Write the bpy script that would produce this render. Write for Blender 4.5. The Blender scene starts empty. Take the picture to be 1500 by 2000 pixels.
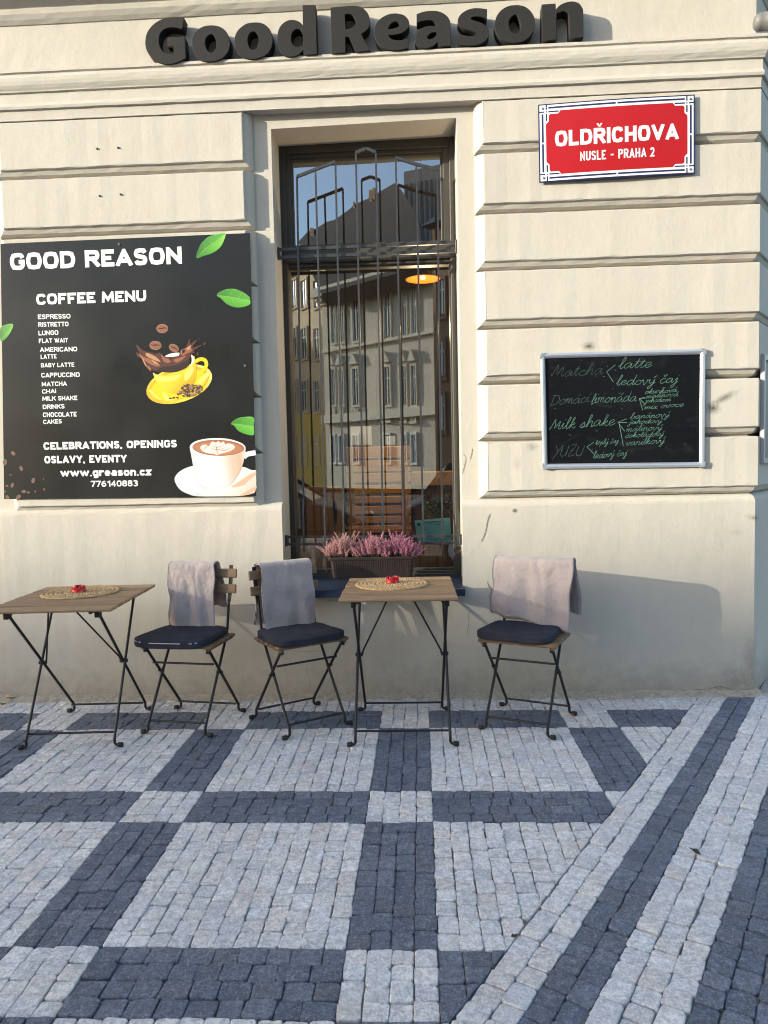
import bpy, math, random
from mathutils import Vector, Matrix
random.seed(7)
PI = math.pi
SC = bpy.context.scene
COL = SC.collection

# ------------------------------------------------------------------ camera
FPX, CAMH, CAMD = 1466.0, 1.304, 4.157
YAW, PITCH, ROLL = 0.049369, -0.0625067, -0.0222126
CAM = Vector((0, -CAMD, CAMH))
_fw = Vector((-math.sin(YAW)*math.cos(PITCH), math.cos(YAW)*math.cos(PITCH), math.sin(PITCH)))
_rt = Vector((math.cos(YAW), math.sin(YAW), 0)); _up = _rt.cross(_fw)
RT = _rt*math.cos(ROLL) + _up*math.sin(ROLL)
UP = -_rt*math.sin(ROLL) + _up*math.cos(ROLL)
cd = bpy.data.cameras.new('camera'); co = bpy.data.objects.new('camera', cd); COL.objects.link(co)
m3 = Matrix((RT, UP, -_fw)).transposed()
co.matrix_world = Matrix.Translation(CAM) @ m3.to_4x4()
cd.sensor_fit = 'VERTICAL'; cd.sensor_height = 36; cd.lens = FPX/2000*36
cd.clip_start = .05; cd.clip_end = 600
SC.camera = co
SC.cycles.pixel_filter_type = 'BLACKMAN_HARRIS'; SC.cycles.filter_width = 1.1

# ------------------------------------------------------------------ light
SUN_DIR = Vector((2.1, 1.0, -.55)).normalized()          # the way sunlight travels
SUN_EL = math.asin(-SUN_DIR.z); SUN_AZ = math.atan2(-SUN_DIR.x, -SUN_DIR.y)
wd = bpy.data.worlds.new('World'); SC.world = wd; wd.use_nodes = True
nt = wd.node_tree; bg = nt.nodes['Background']
sky = nt.nodes.new('ShaderNodeTexSky'); sky.sky_type = 'NISHITA'; sky.sun_disc = False
sky.sun_elevation = SUN_EL; sky.sun_rotation = SUN_AZ
sky.air_density = 1.0; sky.dust_density = 1.5; sky.ozone_density = 1.2
nt.links.new(sky.outputs[0], bg.inputs[0]); bg.inputs[1].default_value = .15
sl = bpy.data.lights.new('sun', 'SUN'); so = bpy.data.objects.new('sun', sl); COL.objects.link(so)
sl.energy = 2.6; sl.angle = math.radians(.58); sl.color = (1, .93, .77)
so.rotation_euler = SUN_DIR.to_track_quat('-Z', 'Y').to_euler()
so.location = (-8, -6, 6)
SC.view_settings.view_transform = 'Standard'; SC.view_settings.look = 'None'
SC.view_settings.exposure = 1.80; SC.view_settings.gamma = 1

# ------------------------------------------------------------------ photo measurements -> points of the place
def ray(px, py): return _fw + RT*((px-750)/FPX) - UP*((py-1000)/FPX)
def W(px, py, Y=0.0):
    d = ray(px, py); t = (Y+CAMD)/d.y; return CAM + d*t
def Gd(px, py, Z=0.0):
    d = ray(px, py); t = (Z-CAMH)/d.z; return CAM + d*t
YG = .335                                                # plane of the window glass
def refl(px, py, P0, n):                                 # point seen mirrored in the window, on plane (P0,n)
    d = ray(px, py); d = Vector((d.x, -d.y, d.z)); o = Vector((0, 2*YG+CAMD, CAMH))
    return o + d*((P0-o).dot(n)/d.dot(n))

# ------------------------------------------------------------------ helpers
def tag(o, label=None, cat=None, group=None, kind=None):
    if label: o['label'] = label
    if cat: o['category'] = cat
    if group: o['group'] = group
    if kind: o['kind'] = kind
    return o
def empty(name, loc=(0, 0, 0), rz=0, parent=None):
    o = bpy.data.objects.new(name, None); COL.objects.link(o); o.location = loc; o.rotation_euler.z = rz
    o.empty_display_size = .1
    if parent: o.parent = parent
    return o
class MB:
    def __init__(s): s.v = []; s.f = []
    def add(s, vs, fs):
        b = len(s.v); s.v += [tuple(v) for v in vs]; s.f += [tuple(i+b for i in f) for f in fs]
    def box(s, lo, hi, M=None):
        x0, y0, z0 = lo; x1, y1, z1 = hi
        vs = [Vector(q) for q in ((x0,y0,z0),(x1,y0,z0),(x1,y1,z0),(x0,y1,z0),(x0,y0,z1),(x1,y0,z1),(x1,y1,z1),(x0,y1,z1))]
        if M: vs = [M @ v for v in vs]
        s.add(vs, [(0,3,2,1),(4,5,6,7),(0,1,5,4),(1,2,6,5),(2,3,7,6),(3,0,4,7)])
    def bbox(s, lo, hi, b=.003, M=None):                 # box with chamfered edges
        c = [(lo[i]+hi[i])/2 for i in range(3)]; h = [(hi[i]-lo[i])/2 for i in range(3)]
        b = min(b, *[q*.9 for q in h]); vs = []; idx = {}
        for ax in range(3):
            for sx in (-1,1):
                for sy in (-1,1):
                    for sz in (-1,1):
                        sg = (sx,sy,sz); p = [c[i]+sg[i]*(h[i]-(0 if i == ax else b)) for i in range(3)]
                        idx[(ax,)+sg] = len(vs); vs.append(Vector(p))
        fs = []
        for ax in range(3):
            a1, a2 = (ax+1) % 3, (ax+2) % 3
            for sg in (-1,1):
                q = []
                for u, w in ((-1,-1),(1,-1),(1,1),(-1,1)):
                    k = [0,0,0]; k[ax] = sg; k[a1] = u; k[a2] = w; q.append(idx[(ax,)+tuple(k)])
                fs.append(q if sg > 0 else q[::-1])
        for ax in range(3):                              # edge strips along axis ax
            a1, a2 = (ax+1) % 3, (ax+2) % 3
            for u in (-1,1):
                for w in (-1,1):
                    k0 = [0,0,0]; k0[ax] = -1; k0[a1] = u; k0[a2] = w; k1 = list(k0); k1[ax] = 1
                    q = [idx[(a1,)+tuple(k0)], idx[(a1,)+tuple(k1)], idx[(a2,)+tuple(k1)], idx[(a2,)+tuple(k0)]]
                    fs.append(q if u*w > 0 else q[::-1])
        for sx in (-1,1):
            for sy in (-1,1):
                for sz in (-1,1):
                    q = [idx[(a,sx,sy,sz)] for a in range(3)]
                    fs.append(q if sx*sy*sz > 0 else q[::-1])
        if M: vs = [M @ v for v in vs]
        s.add(vs, fs)
    def tube(s, pts, r, n=8, cap=True, sq=False):
        pts = [Vector(p) for p in pts]; rings = []; prev = None
        rs = r if isinstance(r, (list, tuple)) else [r]*len(pts)
        for i, p in enumerate(pts):
            t = (pts[min(i+1,len(pts)-1)]-pts[max(i-1,0)]).normalized()
            if prev is None:
                a = Vector((1,0,0)) if abs(t.x) < .9 else Vector((0,1,0))
                u = (a - t*a.dot(t)).normalized()
            else: u = (prev - t*prev.dot(t)).normalized()
            prev = u; w = t.cross(u); o = PI/4 if sq else 0
            rings.append([p + (u*math.cos(o+2*PI*k/n)+w*math.sin(o+2*PI*k/n))*rs[i] for k in range(n)])
        s.loft(rings, cap)
    def loft(s, rings, cap=True, closed=True):
        n = len(rings[0]); vs = [v for r in rings for v in r]; fs = []
        for i in range(len(rings)-1):
            for k in range(n if closed else n-1):
                k2 = (k+1) % n; fs.append((i*n+k, i*n+k2, (i+1)*n+k2, (i+1)*n+k))
        if cap: fs.append(tuple(range(n))[::-1]); fs.append(tuple((len(rings)-1)*n+k for k in range(n)))
        s.add(vs, fs)
    def prism(s, poly, fn, d0, d1):                      # poly in 2D, fn(u,v,d)->3D
        n = len(poly); vs = [fn(u,v,d0) for u,v in poly]+[fn(u,v,d1) for u,v in poly]
        s.add(vs, [tuple(range(n))[::-1], tuple(range(n,2*n))]+[(k,(k+1)%n,n+(k+1)%n,n+k) for k in range(n)])
    def build(s, name, mat, parent=None, smooth=False):
        me = bpy.data.meshes.new(name); me.from_pydata([tuple(v) for v in s.v], [], s.f); me.update()
        if smooth: me.polygons.foreach_set('use_smooth', [True]*len(me.polygons))
        if mat: me.materials.append(mat)
        o = bpy.data.objects.new(name, me); COL.objects.link(o)
        if parent: o.parent = parent
        return o
def smooth_pts(pts, closed=False, n=6):
    P = [Vector(p) for p in pts]; out = []; L = len(P)
    for i in range(L if closed else L-1):
        p1, p2 = P[i], P[(i+1) % L]
        p0 = P[(i-1) % L] if (closed or i > 0) else p1*2-p2
        p3 = P[(i+2) % L] if (closed or i < L-2) else p2*2-p1
        for k in range(n):
            t = k/n
            out.append(.5*((2*p1)+(p2-p0)*t+(2*p0-5*p1+4*p2-p3)*t*t+(3*p1-p0-3*p2+p3)*t**3))
    if not closed: out.append(P[-1])
    return out
def copy_tree(o, parent=None):
    c = o.copy(); COL.objects.link(c); c.parent = parent
    for ch in list(o.children): copy_tree(ch, c)
    return c

# ------------------------------------------------------------------ materials
def new_mat(name):
    m = bpy.data.materials.new(name); m.use_nodes = True; N = m.node_tree.nodes; L = m.node_tree.links
    return m, N, L, N['Principled BSDF']
def setup_noise(N, L, scale, detail=4, rough=.6, coord=None, dist=0):
    n = N.new('ShaderNodeTexNoise'); n.inputs['Scale'].default_value = scale; n.inputs['Detail'].default_value = detail
    n.inputs['Roughness'].default_value = rough; n.inputs['Distortion'].default_value = dist
    if coord is not None: L.new(coord, n.inputs['Vector'])
    return n
def ramp(N, L, src, stops):
    r = N.new('ShaderNodeValToRGB'); e = r.color_ramp.elements
    while len(e) < len(stops): e.new(.5)
    for i, (p, c) in enumerate(stops): e[i].position = p; e[i].color = (*c, 1) if len(c) == 3 else c
    L.new(src, r.inputs['Fac']); return r
def mixc(N, L, fac, a, b, mode='MIX'):
    m = N.new('ShaderNodeMix'); m.data_type = 'RGBA'; m.blend_type = mode
    for k, v in ((0, fac), (6, a), (7, b)):
        if isinstance(v, (int, float)): m.inputs[k].default_value = v
        elif isinstance(v, tuple): m.inputs[k].default_value = (*v, 1)
        else: L.new(v, m.inputs[k])
    return m.outputs[2]
def mth(N, L, op, a, b=None, c=None, clamp=False):
    m = N.new('ShaderNodeMath'); m.operation = op; m.use_clamp = clamp
    for k, v in enumerate((a, b, c)):
        if v is None: continue
        if isinstance(v, (int, float)): m.inputs[k].default_value = v
        else: L.new(v, m.inputs[k])
    return m.outputs[0]
def bump(N, L, h, strength, dist, prev=None):
    b = N.new('ShaderNodeBump'); b.inputs['Strength'].default_value = strength; b.inputs['Distance'].default_value = dist
    L.new(h, b.inputs['Height'])
    if prev is not None: L.new(prev, b.inputs['Normal'])
    return b.outputs[0]
def mat(name, col, rough=.6, var=.12, scale=9, bs=0, bscale=150, metal=0, spec=.4, stretch=None, detail=4):
    m, N, L, P = new_mat(name)
    tc = N.new('ShaderNodeTexCoord'); c = tc.outputs['Object']
    if stretch:
        mp = N.new('ShaderNodeMapping'); mp.inputs['Scale'].default_value = stretch; L.new(c, mp.inputs['Vector']); c = mp.outputs[0]
    n = setup_noise(N, L, scale, detail, .65, c)
    r = ramp(N, L, n.outputs[0], [(.25, tuple(q*(1-var) for q in col)), (.75, tuple(min(1, q*(1+var)) for q in col))])
    L.new(r.outputs[0], P.inputs['Base Color'])
    P.inputs['Roughness'].default_value = rough; P.inputs['Metallic'].default_value = metal
    P.inputs['Specular IOR Level'].default_value = spec
    if bs:
        n2 = setup_noise(N, L, bscale, 5, .6, c); L.new(bump(N, L, n2.outputs[0], bs, .004), P.inputs['Normal'])
    return m
M = {}
# stucco ---------------------------------------------------------------------
def stucco():
    m, N, L, P = new_mat('cream stucco'); g = N.new('ShaderNodeNewGeometry'); pos = g.outputs['Position']
    n1 = setup_noise(N, L, 1.6, 5, .6, pos); n2 = setup_noise(N, L, 9, 6, .7, pos)
    mp = N.new('ShaderNodeMapping'); mp.inputs['Scale'].default_value = (7, 7, .7); L.new(pos, mp.inputs[0])
    n3 = setup_noise(N, L, 3, 4, .6, mp.outputs[0])
    c1 = ramp(N, L, n1.outputs[0], [(.3, (.434, .401, .343)), (.7, (.472, .440, .379))]).outputs[0]
    c2 = mixc(N, L, ramp(N, L, n2.outputs[0], [(.42, (0,0,0)), (.75, (.35,.35,.35))]).outputs[0], c1, (.40, .375, .32))
    c3 = mixc(N, L, ramp(N, L, n3.outputs[0], [(.5, (0,0,0)), (.8, (.3,.3,.3))]).outputs[0], c2, (.38, .345, .275))
    sp = N.new('ShaderNodeSeparateXYZ'); L.new(pos, sp.inputs[0]); z = sp.outputs[2]
    # dirt rising from the ground
    nd = setup_noise(N, L, 14, 6, .75, pos)
    d = mth(N, L, 'MULTIPLY_ADD', nd.outputs[0], -.34, z)
    dm = mth(N, L, 'SUBTRACT', 1, mth(N, L, 'SMOOTHSTEP' if False else 'MULTIPLY', mth(N, L, 'ADD', d, .17), 5.0, clamp=True), clamp=True)
    dm = mth(N, L, 'MULTIPLY', dm, .52)
    c4 = mixc(N, L, dm, c3, (.17, .145, .115))
    # larger soft patches of wear low on the wall
    nl = setup_noise(N, L, 3.2, 5, .65, pos)
    zl = mth(N, L, 'SUBTRACT', 1, mth(N, L, 'MULTIPLY', z, 1.05), clamp=True)
    wl = mth(N, L, 'MULTIPLY', zl, ramp(N, L, nl.outputs[0], [(.45, (0,0,0)), (.75, (.5,.5,.5))]).outputs[0])
    c4 = mixc(N, L, wl, c4, (.36, .33, .275))
    # soot and spray marks with shapes of their own
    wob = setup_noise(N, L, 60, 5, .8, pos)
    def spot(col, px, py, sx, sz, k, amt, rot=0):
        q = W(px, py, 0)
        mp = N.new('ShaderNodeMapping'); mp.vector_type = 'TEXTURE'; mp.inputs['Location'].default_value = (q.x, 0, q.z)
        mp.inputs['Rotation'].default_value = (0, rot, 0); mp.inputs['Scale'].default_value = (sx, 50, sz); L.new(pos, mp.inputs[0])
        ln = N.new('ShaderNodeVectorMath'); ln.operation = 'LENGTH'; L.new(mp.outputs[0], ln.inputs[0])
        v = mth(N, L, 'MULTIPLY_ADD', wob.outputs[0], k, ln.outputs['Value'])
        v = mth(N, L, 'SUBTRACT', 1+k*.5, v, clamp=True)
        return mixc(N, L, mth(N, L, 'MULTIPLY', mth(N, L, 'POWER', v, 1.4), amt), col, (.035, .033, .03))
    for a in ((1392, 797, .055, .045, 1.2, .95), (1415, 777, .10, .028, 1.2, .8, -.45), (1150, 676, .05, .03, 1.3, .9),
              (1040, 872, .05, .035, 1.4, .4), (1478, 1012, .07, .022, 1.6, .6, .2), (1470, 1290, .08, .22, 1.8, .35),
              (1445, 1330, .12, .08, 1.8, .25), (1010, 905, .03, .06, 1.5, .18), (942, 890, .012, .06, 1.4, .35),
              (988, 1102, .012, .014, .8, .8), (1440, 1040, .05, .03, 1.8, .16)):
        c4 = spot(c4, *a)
    L.new(c4, P.inputs['Base Color']); P.inputs['Roughness'].default_value = .85; P.inputs['Specular IOR Level'].default_value = .2
    b1 = setup_noise(N, L, 240, 3, .6, pos); b2 = setup_noise(N, L, 28, 5, .6, pos); b3 = setup_noise(N, L, 4.5, 3, .5, pos)
    nn = bump(N, L, b3.outputs[0], .07, .05); nn = bump(N, L, b2.outputs[0], .12, .012, nn); nn = bump(N, L, b1.outputs[0], .38, .002, nn)
    L.new(nn, P.inputs['Normal']); return m
M['stucco'] = stucco()
def plain_stucco(name, col, bs=.2):
    m = mat(name, col, .85, .1, 5, bs, 160, spec=.2); return m
def stone(name, stops, speck_d, speck_l, rough):
    m, N, L, P = new_mat(name); g = N.new('ShaderNodeNewGeometry'); pos = g.outputs['Position']
    base = ramp(N, L, g.outputs['Random Per Island'], stops); base.color_ramp.interpolation = 'LINEAR'
    n1 = setup_noise(N, L, 46, 6, .75, pos, .6); n2 = setup_noise(N, L, 150, 5, .8, pos); n3 = setup_noise(N, L, 1.5, 4, .6, pos)
    c = mixc(N, L, ramp(N, L, n1.outputs[0], [(.40, (.55,.55,.55)), (.56, (0,0,0))]).outputs[0], base.outputs[0], speck_d)
    c = mixc(N, L, ramp(N, L, n1.outputs[0], [(.55, (0,0,0)), (.72, (.6,.6,.6))]).outputs[0], c, speck_l)
    c = mixc(N, L, ramp(N, L, n2.outputs[0], [(.53, (0,0,0)), (.68, (.75,.75,.75))]).outputs[0], c, speck_l)
    c = mixc(N, L, ramp(N, L, n2.outputs[0], [(.32, (.85,.85,.85)), (.47, (0,0,0))]).outputs[0], c, speck_d)
    c = mixc(N, L, ramp(N, L, n3.outputs[0], [(.45, (0,0,0)), (.8, (.35,.35,.35))]).outputs[0], c, tuple(q*.72 for q in stops[1][1]))
    # veins
    v = N.new('ShaderNodeTexVoronoi'); v.feature = 'DISTANCE_TO_EDGE'; v.inputs['Scale'].default_value = 26; L.new(pos, v.inputs[0])
    nz = setup_noise(N, L, 9, 3, .6, pos)
    vm = mth(N, L, 'MULTIPLY', ramp(N, L, v.outputs[0], [(0, (1,1,1)), (.035, (0,0,0))]).outputs[0], ramp(N, L, nz.outputs[0], [(.55, (0,0,0)), (.7, (.5,.5,.5))]).outputs[0])
    c = mixc(N, L, vm, c, speck_l)
    # dirt swept against the wall foot, trodden stains and old gum
    sp = N.new('ShaderNodeSeparateXYZ'); L.new(pos, sp.inputs[0]); nd = setup_noise(N, L, 7, 6, .75, pos)
    dw = mth(N, L, 'MULTIPLY', mth(N, L, 'MULTIPLY_ADD', nd.outputs[0], 1.1, mth(N, L, 'MULTIPLY_ADD', sp.outputs[1], 3.6, -.12)), 1.6, clamp=True)
    dw = mth(N, L, 'MULTIPLY', dw, .75); c = mixc(N, L, dw, c, (.30,.255,.20))
    ns = setup_noise(N, L, 3.1, 7, .8, pos, .5); c = mixc(N, L, ramp(N, L, ns.outputs[0], [(.60, (0,0,0)), (.72, (.55,.55,.55))]).outputs[0], c, tuple(q*.5 for q in stops[1][1]))
    vg = N.new('ShaderNodeTexVoronoi'); vg.inputs['Scale'].default_value = 2.3; L.new(pos, vg.inputs[0]); c = mixc(N, L, ramp(N, L, vg.outputs['Distance'], [(.018, (.8,.8,.8)), (.030, (0,0,0))]).outputs[0], c, (.05,.05,.05))
    L.new(c, P.inputs['Base Color']); P.inputs['Roughness'].default_value = rough; P.inputs['Specular IOR Level'].default_value = .4
    b1 = setup_noise(N, L, 60, 5, .7, pos); b2 = setup_noise(N, L, 330, 4, .7, pos)
    nn = bump(N, L, b1.outputs[0], .7, .012); nn = bump(N, L, b2.outputs[0], .8, .004, nn); L.new(nn, P.inputs['Normal'])
    return m
M['light_stone'] = stone('pale granite setts', [(0, (.54,.54,.555)), (.18, (.71,.70,.70)), (.36, (.61,.60,.62)), (.52, (.67,.63,.60)), (.68, (.78,.765,.76)), (.82,(.59,.54,.51)), (.92,(.73,.73,.75)), (1, (.48,.49,.515))], (.22,.23,.26), (.90,.90,.91), .6)
M['dark_stone'] = stone('blue black basalt setts', [(0, (.080,.100,.145)), (.25, (.122,.148,.205)), (.5, (.092,.114,.160)), (.7, (.160,.186,.245)), (.88,(.112,.132,.172)), (1, (.104,.116,.146))], (.032,.038,.058), (.34,.37,.43), .6)
M['joint'] = mat('sandy joint dirt', (.21,.185,.15), .95, .4, 30, .6, 90)
M['sand'] = mat('sand and grit', (.33,.285,.225), .95, .35, 45, .9, 140)
M['asphalt'] = mat('asphalt', (.06,.06,.062), .9, .3, 30, .6, 200)
def wood(name, a, b, axis=0, rough=.6):
    m, N, L, P = new_mat(name); tc = N.new('ShaderNodeTexCoord')
    mp = N.new('ShaderNodeMapping'); sc = [26, 26, 26]; sc[axis] = 1.6; mp.inputs['Scale'].default_value = sc; L.new(tc.outputs['Object'], mp.inputs[0])
    n = setup_noise(N, L, 3.5, 6, .65, mp.outputs[0], 1.0); n2 = setup_noise(N, L, 14, 3, .6, mp.outputs[0])
    g = N.new('ShaderNodeNewGeometry')
    isl = mth(N, L, 'MULTIPLY_ADD', g.outputs['Random Per Island'], .5, .75)
    c = ramp(N, L, n.outputs[0], [(.3, a), (.7, b)]).outputs[0]
    c = mixc(N, L, ramp(N, L, n2.outputs[0], [(.5, (0,0,0)), (.75, (.5,.5,.5))]).outputs[0], c, tuple(q*.6 for q in a))
    hs = N.new('ShaderNodeHueSaturation'); L.new(isl, hs.inputs['Value']); L.new(c, hs.inputs['Color'])
    L.new(hs.outputs[0], P.inputs['Base Color']); P.inputs['Roughness'].default_value = rough; P.inputs['Specular IOR Level'].default_value = .3
    L.new(bump(N, L, n.outputs[0], .25, .002), P.inputs['Normal']); return m
M['table_wood'] = wood('weathered acacia', (.20,.122,.066), (.335,.228,.135))
M['chair_wood'] = wood('stained acacia', (.13,.08,.045), (.22,.145,.085))
M['pallet_wood'] = wood('orange pine', (.42,.185,.045), (.58,.29,.085))
M['box_wood'] = wood('brown pine', (.24,.125,.05), (.38,.22,.10), 2)
M['black_metal'] = mat('black lacquered steel', (.011,.011,.012), .5, .3, 40, .1, 300, spec=.35)
M['rubber'] = mat('black rubber', (.012,.012,.012), .7, .2, 40)
M['grille'] = mat('grey painted iron', (.045,.045,.048), .42, .25, 25, .2, 160, metal=.35, spec=.5)
M['rail'] = mat('dark grey iron rail', (.030,.031,.035), .42, .25, 25, .2, 160, spec=.5)
M['letter_face'] = mat('dark brown foam letters', (.017,.0155,.014), .75, .15, 30, .15, 500, spec=.3)
M['frame'] = mat('olive brown window paint', (.050,.045,.036), .45, .12, 12, .06, 90, spec=.4)
M['sill'] = mat('blue grey sheet metal', (.018,.032,.066), .40, .25, 10, .05, 60, metal=.2, spec=.5)
M['alu'] = mat('anodised aluminium', (.58,.60,.64), .34, .06, 8, .03, 200, metal=.75)
M['corner_grey'] = mat('grey plastic corner', (.22,.25,.26), .4, .1, 10)
M['screw'] = mat('galvanised screw', (.25,.25,.25), .4, .3, 60, metal=.7)
M['cushion'] = mat('navy cotton canvas', (.034,.036,.050), .9, .25, 14, .7, 700, spec=.15)
M['ashtray'] = mat('red plastic', (.42,.012,.018), .25, .15, 20, spec=.5)
M['planter'] = mat('dark brown plastic', (.026,.017,.016), .45, .2, 30, .15, 120, stretch=(1,1,.1))
M['soil'] = mat('potting soil', (.03,.02,.014), .95, .4, 60, .9, 90)
M['paper'] = mat('teal paper', (.30,.62,.55), .7, .06, 6)
M['ink'] = mat('black ink', (.015,.02,.02), .7, .1, 20)
M['white_paint'] = mat('white print', (.68,.68,.67), .5, .02, 5)
M['sign_red'] = mat('red enamel', (.36,.010,.013), .25, .05, 4, .04, 8, spec=.35)
M['sign_blue'] = mat('dark blue enamel', (.018,.020,.075), .22, .08, 5, spec=.5)
M['sign_white'] = mat('white enamel', (.66,.67,.68), .22, .03, 5, spec=.5)
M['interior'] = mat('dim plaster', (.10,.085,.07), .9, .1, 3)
M['dark_wood'] = mat('dark brown boards', (.10,.055,.03), .6, .3, 8, stretch=(8,8,.8))
M['black'] = mat('matt black', (.012,.012,.014), .6, .2, 10)
M['leaf'] = mat('houseplant leaf', (.045,.11,.03), .5, .4, 30)
M['crack'] = mat('crack shadow grit', (.21,.18,.14), .95, .3, 60)
def fabric():
    m, N, L, P = new_mat('mauve fleece'); tc = N.new('ShaderNodeTexCoord'); c = tc.outputs['Object']
    n = setup_noise(N, L, 7, 5, .6, c); n2 = setup_noise(N, L, 500, 3, .7, c); n3 = setup_noise(N, L, 16, 6, .62, c, 2.2)
    r = ramp(N, L, n.outputs[0], [(.3, (.30,.257,.25)), (.7, (.365,.313,.302))])
    L.new(r.outputs[0], P.inputs['Base Color']); P.inputs['Roughness'].default_value = .95; P.inputs['Specular IOR Level'].default_value = .1
    P.inputs['Sheen Weight'].default_value = .25
    nn = bump(N, L, n3.outputs[0], .55, .012); nn = bump(N, L, n2.outputs[0], .35, .0015, nn); L.new(nn, P.inputs['Normal']); return m
M['fabric'] = fabric()
def jute():
    m, N, L, P = new_mat('braided jute'); tc = N.new('ShaderNodeTexCoord'); c = tc.outputs['Object']
    n = setup_noise(N, L, 140, 4, .7, c, .5); n2 = setup_noise(N, L, 20, 3, .6, c)
    r = ramp(N, L, n.outputs[0], [(.32, (.17,.095,.035)), (.48, (.46,.30,.14)), (.68, (.66,.50,.29))])
    cc = mixc(N, L, ramp(N, L, n2.outputs[0], [(.45,(0,0,0)),(.75,(.5,.5,.5))]).outputs[0], r.outputs[0], (.36,.19,.07))
    L.new(cc, P.inputs['Base Color']); P.inputs['Roughness'].default_value = .85
    L.new(bump(N, L, n.outputs[0], .6, .003), P.inputs['Normal']); return m
M['jute'] = jute()
def glass(name, tint, refl_fac, rough=0.0):
    m, N, L, P = new_mat(name); N.remove(P); out = N['Material Output']
    t = N.new('ShaderNodeBsdfTransparent'); t.inputs[0].default_value = (*tint, 1)
    g = N.new('ShaderNodeBsdfGlossy'); g.inputs['Roughness'].default_value = rough; g.inputs[0].default_value = (.82,.92,1,1)
    fr = N.new('ShaderNodeFresnel'); fr.inputs[0].default_value = 1.5
    f = mth(N, L, 'ADD', fr.outputs[0], refl_fac, clamp=True)
    mx = N.new('ShaderNodeMixShader'); L.new(f, mx.inputs[0]); L.new(t.outputs[0], mx.inputs[1]); L.new(g.outputs[0], mx.inputs[2])
    L.new(mx.outputs[0], out.inputs[0]); return m
M['glass'] = glass('window glass', (.86,.87,.86), .225)
M['car_glass'] = glass('car glass', (.42,.45,.44), .06)
def emis(name, col, e):
    m, N, L, P = new_mat(name); P.inputs['Base Color'].default_value = (*col, 1)
    P.inputs['Emission Color'].default_value = (*col, 1); P.inputs['Emission Strength'].default_value = e; return m
def board_black(name, col, rough, smudge, spec):
    m, N, L, P = new_mat(name); g = N.new('ShaderNodeNewGeometry'); pos = g.outputs['Position']
    mp = N.new('ShaderNodeMapping'); mp.inputs['Scale'].default_value = (1,1,2.5); mp.inputs['Rotation'].default_value = (0,.5,0); L.new(pos, mp.inputs[0])
    n = setup_noise(N, L, 6, 6, .7, mp.outputs[0], 1.5); n2 = setup_noise(N, L, 2.2, 3, .5, pos)
    if smudge > .02: L.new(mixc(N, L, ramp(N, L, n.outputs[0], [(.55,(0,0,0)),(.8,(smudge,)*3)]).outputs[0], col, (.22,.26,.25)), P.inputs['Base Color'])
    else: P.inputs['Base Color'].default_value = (*col, 1)
    P.inputs['Specular IOR Level'].default_value = spec
    L.new(ramp(N, L, n2.outputs[0], [(.3,(rough*.8,)*3),(.7,(rough*1.3,)*3)]).outputs[0], P.inputs['Roughness']); return m
M['menu_black'] = board_black('matt black print', (.011,.0115,.012), .30, .008, .30)
M['chalk_black'] = board_black('chalkboard', (.004,.0045,.006), .5, .06, .14)
M['chalk'] = mat('green chalk', (.145,.31,.235), .9, .2, 60)
M['chalk_dim'] = mat('faint green chalk', (.085,.15,.125), .9, .3, 60)
# ------------------------------------------------------------------ ground
def clip(poly, n, off):                                  # keep p.n >= off
    out = []
    for i in range(len(poly)):
        a, b = poly[i], poly[(i+1) % len(poly)]; da = a[0]*n[0]+a[1]*n[1]-off; db = b[0]*n[0]+b[1]*n[1]-off
        if da >= 0: out.append(a)
        if (da >= 0) != (db >= 0):
            t = da/(da-db); out.append((a[0]+(b[0]-a[0])*t, a[1]+(b[1]-a[1])*t))
    return out
def area(p): return .5*sum(p[i][0]*p[(i+1) % len(p)][1]-p[(i+1) % len(p)][0]*p[i][1] for i in range(len(p)))
CORNER = Vector((1.823, 0)); SIDE_N = Vector((.819, -.574)); SIDE_U = Vector((.574, .819))
def allowed(c):
    if c[1] > -.012 and (Vector(c)-CORNER).dot(SIDE_N) < .012: return False
    return -3.4 < c[0] < 3.6 and c[1] > -4.35
ML, MD = MB(), MB()
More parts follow.
